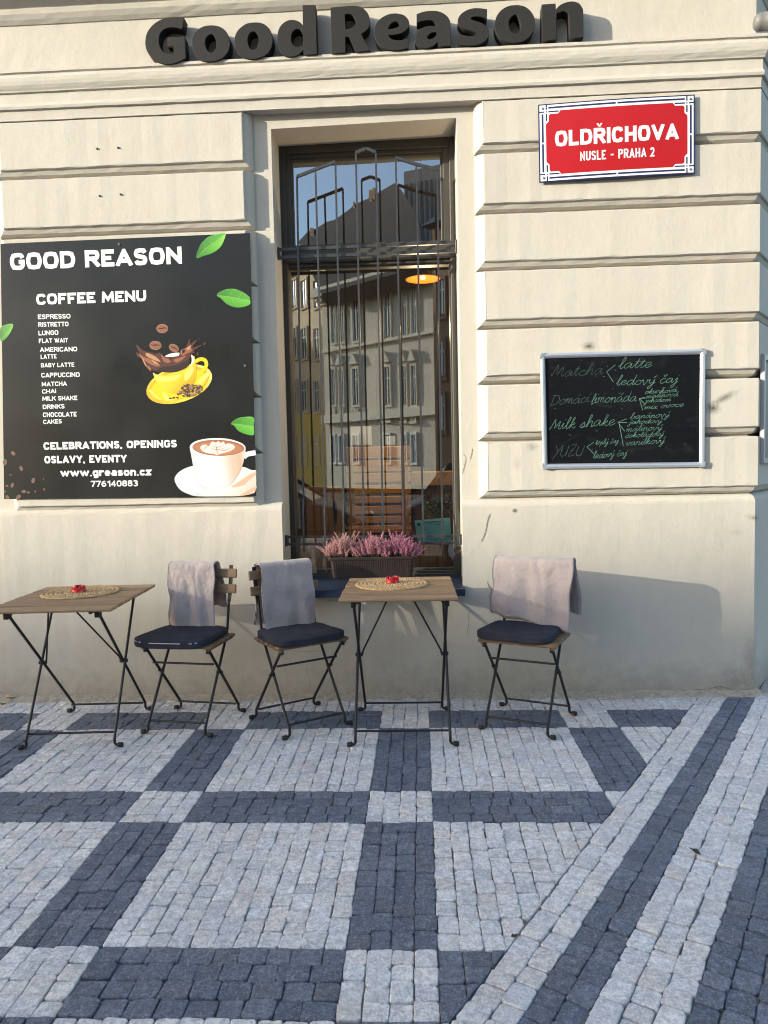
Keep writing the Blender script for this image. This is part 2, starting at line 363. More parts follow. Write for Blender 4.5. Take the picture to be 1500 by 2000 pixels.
def put_stone(mb, poly, gap=.0009):
    if len(poly) < 3: return
    if area(poly) < 0: poly = poly[::-1]
    A = area(poly)
    if A < 5e-4: return
    cx = sum(p[0] for p in poly)/len(poly); cy = sum(p[1] for p in poly)/len(poly)
    if not allowed((cx, cy)): return
    poly = [(p[0]+random.uniform(-.0028,.0028), p[1]+random.uniform(-.0028,.0028)) for p in poly]
    cut = []; n = len(poly)
    for i in range(n):                                   # knock the corners off
        a, b, c = poly[i-1], poly[i], poly[(i+1) % n]; k = random.uniform(.04,.13)
        cut.append((b[0]+(a[0]-b[0])*k, b[1]+(a[1]-b[1])*k)); cut.append((b[0]+(c[0]-b[0])*k, b[1]+(c[1]-b[1])*k))
    out_ = []
    for i in range(len(cut)):                            # roughly split edges
        a, b = cut[i], cut[(i+1) % len(cut)]; out_.append(a); l = math.hypot(b[0]-a[0], b[1]-a[1])
        if l > .022:
            for t in ((.33,.67) if l > .05 else (.5,)): out_.append((a[0]+(b[0]-a[0])*t+random.uniform(-.0012,.0012), a[1]+(b[1]-a[1])*t+random.uniform(-.0012,.0012)))
    cut = out_
    r = math.sqrt(A)/2; zt = random.uniform(-.0028,.0028); tx, ty = random.uniform(-.04,.04), random.uniform(-.04,.04)
    rings = []
    for inset, dz in ((gap, -.022), (gap, -.0030), (gap+.0012, -.0010), (gap+.0032, 0)):
        k = 1-inset/r
        rings.append([Vector((cx+(p[0]-cx)*k, cy+(p[1]-cy)*k, zt+dz+(p[0]-cx)*tx+(p[1]-cy)*ty+random.uniform(-.0009,.0009))) for p in cut])
    nn = len(cut); vs = [v for q in rings for v in q]+[Vector((cx, cy, zt+random.uniform(-.0006,.0012)))]; fs = []
    for i in range(3):
        for k in range(nn): k2 = (k+1) % nn; fs.append((i*nn+k, i*nn+k2, (i+1)*nn+k2, (i+1)*nn+k))
    for k in range(nn): fs.append((3*nn+k, 3*nn+(k+1) % nn, 4*nn))
    mb.add(vs, fs)
BN = (-.8590, .5120); BU = (-.5120, -.8590); B0 = -1.31; BW = .0655
def cuts(a, b, mean):
    n = max(1, round((b-a)/mean)); w = [random.uniform(.78,1.22) for _ in range(n)]; s = sum(w); out = [a]; t = a
    for q in w: t += (b-a)*q/s; out.append(t)
    return out
def columns(mb, x0, x1, y0, y1, n, mean):
    e = [x0+(x1-x0)*i/n+(random.uniform(-.003,.003) if 0 < i < n else 0) for i in range(n+1)]
    for i in range(n):
        ys = cuts(y0, y1, mean)
        for a, b in zip(ys, ys[1:]): put_stone(mb, clip([(e[i],a),(e[i+1],a),(e[i+1],b),(e[i],b)], BN, B0+.003))
def rows(mb, x0, x1, y0, y1, n, mean):
    e = [y0+(y1-y0)*i/n+(random.uniform(-.003,.003) if 0 < i < n else 0) for i in range(n+1)]
    for i in range(n):
        xs = cuts(x0, x1, mean)
        for a, b in zip(xs, xs[1:]): put_stone(mb, clip([(a,e[i]),(b,e[i]),(b,e[i+1]),(a,e[i+1])], BN, B0+.003))
DX = .925; DW = .2475
for k in range(-4, 5):
    xc = -.225+DX*k; xn = xc+DX
    columns(ML, xc, xc+DW, -.245, 0, 4, .062); columns(ML, xc+DW, xn, -.245, 0, 11, .062)
    for j in range(5):
        yt = -.245-.983*j; yb = yt-.2625; yn = -.245-.983*(j+1)
        columns(ML, xc, xc+DW, yb, yt, 4, .064)
        rows(MD, xc+DW, xn, yb, yt, 4, .072)
        columns(MD, xc, xc+DW, yn, yb, 4, .078); columns(ML, xc+DW, xn, yn, yb, 11, .068)
for i in range(34):
    mb = MD if i in (2,3) or 7 <= i < 11 or i in (14,15) or 19 <= i < 23 or i in (26,27) else ML
    o1 = B0-BW*i; o2 = o1-BW; t = -2.2
    while t < 5.6:
        t2 = t+random.uniform(.058,.092)
        P = lambda o, s: (BN[0]*o+BU[0]*s, BN[1]*o+BU[1]*s)
        put_stone(mb, [P(o1,t),P(o1,t2),P(o2,t2),P(o2,t)]); t = t2
o = ML.build('pale_pavement', M['light_stone'], None, False); tag(o, 'pale grey granite setts of the mosaic pavement', kind='structure')
o = MD.build('dark_pavement', M['dark_stone'], None, False); tag(o, 'blue black setts laid as a grid and diagonal bands in the pavement', kind='structure')
mb = MB(); mb.box((-3.6,-4.5,-.30),(4.2,.6,-.0105)); o = mb.build('pavement_bed', M['joint']); tag(o, 'sandy bed showing in the joints of the setts', kind='structure')
mb = MB(); mb.box((-60,-4.62,-.25),(60,-4.5,.004)); o = mb.build('kerb', mat('granite kerb', (.36,.36,.36), .8, .2, 40, .4, 150)); tag(o, 'granite kerb between pavement and road', kind='structure')
mb = MB(); mb.add([(-250,-250,-.32),(250,-250,-.32),(250,250,-.32),(-250,250,-.32)], [(0,1,2,3)]); o = mb.build('ground', M['asphalt']); tag(o, 'street ground around the block', kind='structure')
mb = MB(); mb.box((-60,-30,-.28),(60,-4.62,-.12)); o = mb.build('road', M['asphalt']); tag(o, 'asphalt road with parked cars', kind='structure')
mb = MB(); mb.box((-60,-4.5,-.28),(-3.6,.6,-.004)); mb.box((4.2,-4.5,-.28),(60,.6,-.004)); o = mb.build('pavement', mat('grey pavement', (.30,.31,.33), .9, .25, 20, .5, 80)); tag(o, 'pavement continuing along the street', kind='structure')
# crumbs of grit lying on the setts
mb = MB(); RG = random.Random(4)
for k in range(420):
    x = RG.uniform(-2.4, 2.0); y = -RG.uniform(.02,.2)-RG.expovariate(1.6)*(1 if k % 2 else .12)
    if y < -3.4: continue
    s_ = RG.uniform(.0012,.0038); c = Vector((x, y, .003+s_*.4)); mb.add([c+Vector((RG.uniform(-1,1),RG.uniform(-1,1),-1))*s_, c+Vector((RG.uniform(.3,1),RG.uniform(-1,0),-.6))*s_, c+Vector((RG.uniform(-1,0),RG.uniform(.3,1),-.6))*s_, c+Vector((0,0,1))*s_*.8], [(0,1,3),(1,2,3),(2,0,3),(0,2,1)])
o = mb.build('gravel', mat('loose grit', (.12,.10,.08), .95, .5, 90)); tag(o, 'loose grit scattered over the setts', 'grit', kind='stuff')
# grit against the wall foot
mb = MB(); N_ = 260; vs = []; fs = []
for i in range(N_+1):
    x = -3.3+5.15*i/N_
    w = .030+.035*abs(math.sin(i*.37)+.6*math.sin(i*.91+1))*.6+random.uniform(0,.018); w *= .6 if x > 1.2 else 1
    vs += [(x, .03, .020+random.uniform(0,.008)), (x, -.012, .012+random.uniform(0,.006)), (x, -w*.7, .0075+random.uniform(-.001,.003)), (x, -w-.03, -.006)]
for i in range(N_):
    for k in range(3): a = i*4+k; fs.append((a, a+1, a+5, a+4))
mb.add(vs, fs); o = mb.build('grit', M['sand'], None, True); tag(o, 'sandy grit gathered along the foot of the wall', 'grit', kind='stuff')
# ------------------------------------------------------------------ the cafe building
YR = .06                                                 # plane of the wall behind the rusticated blocks
BLD = empty('cafe_building', (0, .3, 0)); tag(BLD, 'cream stucco corner house with rusticated blocks, cornice and barred window', 'building')
def child(o, parent): o.parent = parent; o.matrix_parent_inverse = parent.matrix_world.inverted() if False else Matrix.Translation(parent.location).inverted(); return o
def part(mb, name, m, parent=BLD, smooth=False):
    o = mb.build(name, m, None, smooth); root = parent
    loc = Vector(parent.location) if parent.parent is None else Vector()
    o.parent = parent; o.matrix_parent_inverse = Matrix.Translation(loc).inverted(); return o
def cpt(o, z): return Vector((CORNER.x+.52*(o-.06), YR-o, z))
def path(o, z, xl, xr=None, jo=.0012, jz=.0018, step=.07, sd=None):
    R = random.Random(sd) if sd else random
    pts = []; end = cpt(o, z).x if xr is None else xr; n = max(2, int((end-xl)/step))
    for i in range(n+1):
        pts.append(Vector((xl+(end-xl)*i/n, YR-o+R.uniform(-jo, jo), z+R.uniform(-jz, jz))))
    if xr is None:
        c = cpt(o, z); pts[-1] = c
        for i in range(1, 9): q = c+Vector((SIDE_U.x, SIDE_U.y, 0))*(.3*i); pts.append(Vector((q.x, q.y, z+R.uniform(-jz, jz))))
    return pts
def sweep(mb, prof, xl, xr=None, **k):
    prof = prof[:]; rows_ = []
    n0 = max(2, int(((CORNER.x if xr is None else xr)-xl)/.07))
    for o, z in prof: rows_.append(path(o, z, xl, xr, step=((CORNER.x if xr is None else xr)-xl)/n0*.999 if xr else .07, **k))
    L_ = min(len(r) for r in rows_)
    if xr is None:                                       # equalise by count up to the corner
        rows_ = []
        for o, z in prof:
            c = cpt(o, z); n = n0; r = [Vector((xl+(c.x-xl)*i/n, YR-o+random.uniform(-.0008,.0008), z+random.uniform(-.0011,.0011))) for i in range(n+1)]
            r[-1] = c
            for i in range(1, 9): q = c+Vector((SIDE_U.x, SIDE_U.y, 0))*(.3*i); r.append(Vector((q.x, q.y, z)))
            rows_.append(r)
        L_ = len(rows_[0])
    vs = [v for r in rows_ for v in r[:L_]]; fs = []
    for i in range(len(rows_)-1):
        for k2 in range(L_-1): fs.append((i*L_+k2, i*L_+k2+1, (i+1)*L_+k2+1, (i+1)*L_+k2))
    mb.add(vs, fs)
    for e in (0, L_-1):                                  # close the ends
        r = [rows_[i][e] for i in range(len(rows_))]
        back = [Vector((v.x, YR+.02, v.z)) for v in (r[-1], r[0])] if e == 0 or xr is not None else []
        if back:
            f = r+back; mb.add(f, [tuple(range(len(f))) if e else tuple(range(len(f)))[::-1]])
RINGS = [(0,0,0,-.005),(0,0,0,.004),(.003,.001,.004,.018),(.014,.002,.018,.034),(.030,.003,.033,.043),(.037,.004,.040,.046),(.0385,.005,.042,.055),(.042,.008,.046,.0595),(.047,.012,.050,.060)]
def block(xl, xr, z0, z1, name='stucco_block'):          # face edges; xr None = round the corner
    mb = MB(); rings = []; n0 = max(3, int(((CORNER.x if xr is None else xr)-xl)/.06))
    jb = [random.uniform(-.0020,.0020) for _ in range(n0+9)]
    for b, t, s, o in RINGS:
        lo = z0-.047+b; hi = z1+.012-t; bot = []; top = []
        a = xl-.05+s; e = cpt(o, 0).x if xr is None else xr+.05-s
        for i in range(n0+1):
            x = a+(e-a)*i/n0; jj = jb[i]*(b/.047); yy = YR-o+(random.uniform(-.0011,.0011) if o > .02 else 0)
            bot.append(Vector((x, yy, lo+jj+random.uniform(-.0006,.0006)))); top.append(Vector((x, yy, hi+jj*.6)))
        if xr is None:
            c = cpt(o, 0); bot[-1] = Vector((c.x, c.y, lo)); top[-1] = Vector((c.x, c.y, hi))
            for i in range(1, 9):
                q = c+Vector((SIDE_U.x, SIDE_U.y, 0))*(.3*i); bot.append(Vector((q.x, q.y, lo))); top.append(Vector((q.x, q.y, hi)))
        rings.append(bot+top[::-1])
    n = len(rings[0]); vs = [v for r in rings for v in r]; fs = []
    for i in range(len(rings)-1):
        for k in range(n): k2 = (k+1) % n; fs.append((i*n+k, i*n+k2, (i+1)*n+k2, (i+1)*n+k))
    b = (len(rings)-1)*n; h = n//2
    for k in range(h-1): fs.append((b+k, b+k+1, b+n-2-k, b+n-1-k))
    mb.add(vs, fs); return part(mb, name, M['stucco'])
ZB = [(3.019,3.222),(2.703,2.951),(2.397,2.632),(2.086,2.331),(1.786,2.019),(1.475,1.719),(1.155,1.407)]
XRL = W(950, 600, 0).x; XLR = W(473, 300, 0).x; XLL = W(6, 400, 0).x
zc = lambda y, Y=0: W(700, y, Y).z
ZTOP = zc(206)-.013
for z0, z1 in ZB: block(XRL, None, z0, ZTOP if z1 > 3.2 else z1)
for z0, z1 in ZB: block(XLL, XLR, z0-.035, ZTOP if z1 > 3.2 else z1-.035)
# wall mass with the window opening
TL, TR_ = W(529, 252, YR), W(891, 230, YR); XL, XR = TL.x, TR_.x; YFR = .29
ZS = .62
mb = MB(); mb.box((-7,YR,-.3),(XL,.42,11))
poly = [(XR,YR),(cpt(0,0).x,YR),(cpt(0,0).x+SIDE_U.x*2.6,YR+SIDE_U.y*2.6),(XR+1.4,3),(XR,.42)]
mb.prism(poly, lambda u,v,d: Vector((u,v,d)), -.3, 11)
mb.prism([(XL,TL.z),(XR,TR_.z),(XR,11),(XL,11)], lambda u,v,d: Vector((u,d,v)), YR, .42)
mb.box((XL,YR,-.3),(XR,.42,ZS-.02))
part(mb, 'wall', M['stucco'])
# plinth with a soft rounded top
zp = W(700, 990, .012).z
pr = [(.046,-.3),(.047,.35),(.046,.70),(.047,zp-.012),(.045,zp),(.040,zp+.012),(.030,zp+.022),(.016,zp+.029),(-.004,zp+.033)]
mb = MB(); sweep(mb, pr, W(8, 1100, .012).x, XL+.004)
sweep(mb, pr, XR-.004, None)
sweep(mb, [(.046,-.3),(.047,.3),(.046,ZS-.03),(-.004,ZS-.028)], XL+.004, XR-.004)
part(mb, 'plinth', M['stucco'])
mb = MB(); sweep(mb, [(.028,-.3),(.028,zp),(.02,zp+.02),(-.004,zp+.028)], -7, W(8, 1100, .012).x-.002); part(mb, 'plinth', M['stucco'])
# cornice under the lettering
zc = lambda y, Y=0: W(700, y, Y).z
pr = [(-.004,zc(206)),(.061,zc(206)),(.061,zc(204.5)),(.058,zc(204)),(.062,zc(186)),(.075,zc(185)),(.078,zc(180)),(.074,zc(175)),(.068,zc(173)),(.067,zc(153)),(.078,zc(152)),(.080,zc(149.5)),
      (.086,zc(146)),(.093,zc(141)),(.097,zc(134)),(.098,zc(127)),(.095,zc(122)),(.088,zc(119.5)),(.0885,zc(118.5)),(.098,zc(116.5)),(.098,zc(111)),(.093,zc(110)),(.028,zc(108))]
mb = MB(); sweep(mb, pr, -7, None); part(mb, 'cornice', M['stucco'])
zt = W(300, 37, .03).z
pr = [(.028,zc(110)),(.030,zc(60)),(.030,zt),(.036,zt+.001),(.052,zt+.018),(.066,zt+.04),(.07,zt+.062),(.064,zt+.068),(.064,zt+.074),(.085,zt+.095),(.14,zt+.115),(.15,zt+.118),(.15,zt+.30),(-.004,zt+.32)]
mb = MB(); sweep(mb, pr, -7, None); part(mb, 'frieze', M['stucco'])
# cracks and flaked plaster
def crack(pts, w, Y, name='crack'):
    mb = MB(); P = smooth_pts([(*W(x, y, Y).xz, 0) for x, y in pts], n=5); vs = []; fs = []
    for i, p in enumerate(P):
        t = (P[min(i+1,len(P)-1)]-P[max(i-1,0)]).normalized(); k = w*random.uniform(.3,1)*(1 if 0 < i < len(P)-1 else .1); q = Vector((-t.y, t.x, 0))*k
        vs += [(p.x-q.x, Y-.0012, p.y-q.y), (p.x+q.x, Y-.0012, p.y+q.y)]
    for i in range(len(P)-1): fs.append((2*i, 2*i+1, 2*i+3, 2*i+2))
    mb.add(vs, fs); return part(mb, name, M['crack'])
YP = YR-.0475
crack([(957,1003),(952,1018),(950,1030),(946,1045),(940,1058)], .0035, YP); crack([(951,1134),(955,1145),(960,1152),(957,1162),(957,1170)], .003, YP)
crack([(917,1192),(915,1205),(916,1218),(913,1235),(917,1240)], .002, YP)
crack([(1384,1345),(1405,1341),(1420,1344),(1440,1350),(1455,1346),(1470,1351),(1477,1362)], .004, YP); crack([(1180,1353),(1230,1350),(1290,1352),(1384,1345)], .0022, YP)
crack([(905,886),(910,896),(906,915),(902,925)], .0028, YR); crack([(923,875),(921,888),(918,898)], .003, YR)
crack([(560,1268),(590,1272),(640,1271)], .0012, YP); crack([(598,1300),(603,1325),(607,1345)], .0012, YP)
crack([(30,1366),(60,1362),(80,1368),(120,1366)], .004, YP); crack([(360,1363),(390,1358),(420,1361),(452,1366)], .004, YP)
for x0 in (500, 700, 850, 1040):
    crack([(x0+k*22, 1361+random.uniform(-2,2)-.012*(x0-700)/10) for k in range(8)], .0025, YP)
# screws left in the wall
M['plug'] = mat('rusty screw plug', (.06,.05,.04), .8, .3, 60)
for x, y in ((190,291),(231,289),(195,383),(236,380)):
    mb = MB(); p = W(x, y, 0); mb.tube([(p.x,.004,p.z),(p.x,-.006,p.z),(p.x,-.0075,p.z)], [.0055,.0055,.002], 8); part(mb, 'screw_plug', M['plug'])
for x, y in ((1004,997),):
    mb = MB(); p = W(x, y, YP); mb.tube([(p.x,YP+.002,p.z),(p.x,YP-.003,p.z),(p.x,YP-.004,p.z)], [.011,.010,.003], 10); part(mb, 'hole_filler', M['joint'])
# ------------------------------------------------------------------ window
WIN = empty('window', (0,0,0), 0, BLD); WIN.matrix_parent_inverse = Matrix.Translation(BLD.location).inverted()
gl = W(573, 330, YG).x; gr = W(859, 330, YG).x; gt = W(715, 311, YG).z; gb = W(715, 476, YG).z
l2 = W(566, 800, YG).x; r2 = W(881, 800, YG).x; t2 = W(715, 523, YG).z; b2 = ZS+.065
mb = MB()
cx0, cx1 = XL-.004, XR+.004; c = .036; zt_ = max(TL.z, TR_.z)+.004
def ring_frame(mb, x0, x1, z0, z1, wl, wr, wb, wt, ya, yb, b=.004):
    mb.bbox((x0,ya,z0),(x0+wl,yb,z1), b); mb.bbox((x1-wr,ya,z0),(x1,yb,z1), b)
    mb.bbox((x0+wl-.002,ya+.001,z1-wt),(x1-wr+.002,yb,z1), b); mb.bbox((x0+wl-.002,ya+.001,z0),(x1-wr+.002,yb,z0+wb), b)
ring_frame(mb, cx0, cx1, ZS+.004, zt_, c, c, .03, .06, YFR, .40)
ring_frame(mb, cx0+c-.004, cx1-c+.004, gb-.055, zt_-.055, gl-cx0-c-.012, cx1-c-gr-.012, .03, zt_-.055-gt-.012, YFR+.014, .39)
ring_frame(mb, gl-.020, gr+.020, gb-.018, gt+.018, .018, .018, .018, .018, YFR+.026, .385, .003)
mb.bbox((cx0+.01, YFR-.012, t2+.028),(cx1-.01, .40, gb-.030), .010)
mb.bbox((cx0+.01, YFR-.022, t2+.060),(cx1-.01, YFR, gb-.050), .008)
ring_frame(mb, cx0+c-.004, cx1-c+.004, ZS+.03, t2+.030, l2-cx0-c-.010, cx1-c-r2-.010, b2-ZS-.045, .022, YFR+.012, .39)
ring_frame(mb, l2-.016, r2+.016, b2-.016, t2+.012, .015, .015, .015, .012, YFR+.026, .385, .003)
fr = part(mb, 'frame', M['frame'], WIN)
for a in ((gl-.003,gr+.003,gb-.003,gt+.003),(l2-.003,r2+.003,b2-.003,t2+.003)):
    mb = MB(); x0,x1,z0,z1 = a; mb.add([(x0,YG,z0),(x1,YG,z0),(x1,YG,z1),(x0,YG,z1)],[(0,1,2,3)]); part(mb, 'pane', M['glass'], WIN)
# metal sill
mb = MB(); zf = W(640, 1153, -.05).z; xe0, xe1 = XL-.004, W(908, 1150, -.03).x
prof = [(YFR+.02,ZS+.010),(YFR+.02,ZS+.022),(-.045,zf),(-.052,zf-.003),(-.054,zf-.040),(-.050,zf-.042),(-.046,zf-.008)]
mb.prism(prof, lambda u,v,d: Vector((d,u,v)), xe0-.02, xe1)
part(mb, 'sill', M['sill'], WIN)
# room behind the glass
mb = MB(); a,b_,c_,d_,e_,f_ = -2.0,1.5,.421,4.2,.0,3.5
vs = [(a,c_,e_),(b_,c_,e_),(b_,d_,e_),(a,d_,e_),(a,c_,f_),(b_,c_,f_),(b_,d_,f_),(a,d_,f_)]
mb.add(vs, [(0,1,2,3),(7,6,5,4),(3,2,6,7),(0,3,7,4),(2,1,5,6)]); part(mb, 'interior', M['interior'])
# ------------------------------------------------------------------ iron grille
GR = empty('window_grille', (0,.13,1.5)); tag(GR, 'grey iron window grille of eight bent bars in three pointed groups', 'window grille')
def gpart(mb, n, sm=False):
    o = mb.build(n, M['rail' if n in ('rail','bracket') else 'grille']); o.parent = GR; o.matrix_parent_inverse = Matrix.Translation(GR.location).inverted(); return o
YK = .13
topx = [(580,345),(616,331),(655,316),(695,298),(734,298),(773,308),(813,321),(854,331)]
lowx = [585,627,664,703,741,781,820,858]
zk1, zk2 = W(700, 978, YK).z, W(700, 996, YK-.03).z
zbt = [W(600,1060,YK).z-.05, W(630,1117,YK-.035).z] + [ZS+.08]*4 + [W(820,1065,YK).z-.05, W(858,1065,YK).z-.06]
tops = []
for i in range(8):
    a = W(*topx[i], YK); m_ = W(lowx[i], 700, YK); x = (a.x*.5+m_.x*.5); tops.append(Vector((a.x, YK, a.z)))
    mb = MB(); off = .036
    mb.tube([(a.x,YK,a.z),(m_.x,YK,zk1+.7),(m_.x,YK,zk1+.02),(m_.x,YK-.004,zk1),(m_.x,YK-off+.004,zk2),(m_.x,YK-off,zk2-.02),(m_.x,YK-off,zbt[i])], .0070, 4, sq=True)
    gpart(mb, 'bar')
def flat(a, b, h=.008, d=.008):
    mb = MB(); mb.tube([a, b], h*1.35, 4, sq=True); return gpart(mb, 'top_bar')
flat(tops[0], tops[1]); flat(tops[1], tops[2])
pk = (tops[3]+tops[4])/2+Vector((0,0,.022)); flat(tops[3], pk); flat(pk, tops[4]); flat(tops[5], tops[6]); flat(tops[6], tops[7])
def rail(l, r, yk, e=.012):
    mb = MB(); a = W(*l, yk); b = W(*r, yk); a.x = XL-.01; b.x = XR+.01
    mb.tube([a, b], e, 4, sq=True); return gpart(mb, 'rail'), a, b
r1, a1, b1 = rail((548,488),(893,473), YK+.024); r2_, a2, b2_ = rail((548,503),(893,490), YK+.024)
for x in (XL+.004, XR-.004):
    mb = MB(); q = a1 if x < 0 else b1; q2 = a2 if x < 0 else b2_; mb.bbox((x-.008,YK+.010,q2.z-.012),(x+.008,YK+.04,q.z+.012)); gpart(mb, 'bracket')
r1, a1, b1 = rail((556,1049),(900,1047), YK-.012, .009); r2_, a2, b2_ = rail((556,1063),(900,1060), YK-.012, .009)
for x in (XL+.006, XR-.006):
    mb = MB(); q = a1 if x < 0 else b1; q2 = a2 if x < 0 else b2_; mb.bbox((x-.012,YK-.03,q2.z-.010),(x+.012,YK+.006,q.z+.010)); gpart(mb, 'bracket')
# ------------------------------------------------------------------ lettering
LET = empty('sign_lettering', (0, .0, 3.5)); tag(LET, 'thick dark brown letters reading Good Reason above the cornice', 'sign')
def L_(fx, fy, ox, oy, s): return [(ox+x*fx, oy+y*fy) for x, y in s]
ZA = (270,20,.12); ZBm = (440,0,1/7.5); ZCm = (630,0,.12); ZD = (800,0,.12); ZE = (960,0,.12)
GL = [
 ('G', ZA, ["740,125c 600,118 450,130 330,175 220,260 145,370 118,490 125,600 165,700 235,780 320,835 430,870 540,868 650,835 770,775c 750,433c 475,443c 470,568c 577,563c 580,710c 500,718 420,690 360,620 332,530 335,430 370,350 440,295 530,275 620,280 715,300c"]),
 ('o', ZA, ["1180,248 1060,268 950,335 890,440 878,540 895,640 940,735 1010,800 1100,828 1220,825 1340,790 1430,710 1480,600 1485,490 1455,390 1390,310 1300,262", "1185,385 1120,420 1085,490 1090,580 1135,670 1195,692 1245,660 1275,580 1265,480 1235,410"]),
 ('o', ZBm, ["430,330 310,350 200,430 145,530 138,640 165,740 220,810 310,850 430,858 550,825 640,750 685,640 685,530 655,440 590,370 520,338", "410,455 350,490 322,570 335,660 365,715 410,732 460,710 490,630 488,540 455,475"]),
 ('d', ZBm, ["1135,78c 1318,75c 1340,790c 1150,797c 1147,722c 1080,790 1000,822 910,825 840,790 790,720 768,620 768,520 790,420 845,345 920,302 1000,295 1080,320 1140,375c", "1050,418 990,455 960,530 965,610 995,665 1050,690 1110,680 1145,640 1142,520 1110,440"]),
 ('R', ZCm, ["133,125c 480,98 600,110 680,155 740,230 765,330 755,420 710,490 620,550c 770,820c 535,838c 430,592c 365,595c 370,852c 152,862c", "358,228c 440,222 500,250 540,330 535,400 490,445 430,472 370,480c"]),
 ('e', ZCm, ["1170,220 1050,245 940,310 870,400 845,490 855,600 900,690 970,760 1060,800 1180,812 1290,800 1388,775c 1390,632c 1290,655 1190,655 1110,630 1065,568c 1200,555 1320,515 1395,440 1405,360 1370,290 1300,240", "1190,345 1120,370 1075,430 1062,478c 1150,468 1235,435 1252,395 1235,360"]),
 ('a', ZD, ["118,230c 240,190 370,178 480,190 580,240 640,310 660,400 665,740c 465,748c 458,668c 400,730 310,772 220,780 140,745 97,670 97,600 130,530 200,465 300,425 435,432c 430,375 385,335 320,323 220,335 118,362c", "445,515c 355,530 300,570 285,615 325,643 390,620 440,578c"]),
 ('s', ZD, ["1258,152c 1160,138 1060,135 950,160 850,220 795,300 795,370 840,430 900,468 1000,495 1070,520 1098,550 1060,582 980,588 890,578 808,552c 805,725c 900,735 1020,735 1130,715 1230,660 1285,580 1285,490 1230,410 1130,360 1020,325 990,300 1030,268 1120,262 1200,275 1255,295c"]),
 ('o', ZE, ["400,85 280,100 170,160 90,260 58,370 62,470 100,570 180,650 290,685 400,690 510,665 610,600 680,490 700,380 690,280 640,190 560,120 480,92", "385,232 320,270 280,340 280,430 310,510 370,545 430,535 475,460 470,360 440,280 415,245"]),
 ('n', ZE, ["825,75c 1040,60c 1045,160c 1110,90 1200,45 1310,25 1410,50 1470,120 1490,210 1492,605c 1280,615c 1265,260 1240,200 1170,178 1100,200 1055,250 1052,640c 830,660c"])]
def outline(spec):                                       # smooth between the corners marked c
    P = [];
    for t in spec.split():
        cflag = t.endswith('c'); x, y = t.rstrip('c').split(','); P.append((float(x), float(y), cflag))
    ci = [i for i, p in enumerate(P) if p[2]]
    if not ci: return [(v.x, v.y) for v in smooth_pts([(p[0],p[1],0) for p in P], True, 5)]
    out = []; n = len(P)
    for k in range(len(ci)):
        a, b = ci[k], ci[(k+1) % len(ci)]; seg = [P[(a+j) % n] for j in range(((b-a) % n or n)+1)]
        out += [(v.x, v.y) for v in smooth_pts([(p[0],p[1],0) for p in seg], False, 1 if len(seg) == 2 else 5)][:-1]
    return out
def curve_mesh(name, loops, extrude, m, bevel=0, res=1):
    cu = bpy.data.curves.new(name, 'CURVE'); cu.dimensions = '2D'; cu.fill_mode = 'BOTH'; cu.extrude = extrude; cu.bevel_depth = bevel; cu.bevel_resolution = res
    for lp in loops:
        s = cu.splines.new('POLY'); s.points.add(len(lp)-1); s.use_cyclic_u = True
        for p, q in zip(s.points, lp): p.co = (q[0], q[1], 0, 1)
    ob = bpy.data.objects.new(name, cu); me = bpy.data.meshes.new_from_object(ob); me.name = name
    bpy.data.objects.remove(ob); bpy.data.curves.remove(cu); me.materials.clear(); me.materials.append(m); return me
RX90 = Matrix.Rotation(PI/2, 4, 'X')
YLF = -.050; TH = .066                                   # front plane and thickness of the letters
for ch, (ox, oy, s), loops in GL:
    sy = s
    LL = []
    for sp in loops:
        LL.append([tuple(W(ox+x*s, oy+y*sy, YLF).xz) for x, y in outline(sp)])
    me = curve_mesh('letter', LL, TH/2-.0015, M['letter_face'], .0015, 1)
    o = bpy.data.objects.new('letter', me); COL.objects.link(o); o.parent = LET
    o.matrix_parent_inverse = Matrix.Translation(LET.location).inverted()
    o.matrix_basis = Matrix.Translation((0, YLF+TH/2, 0)) @ RX90
    o['label'] = 'thick dark brown letter ' + ch
for k in range(4):                                       # mounting rails behind the letters hold them off the wall
    pass
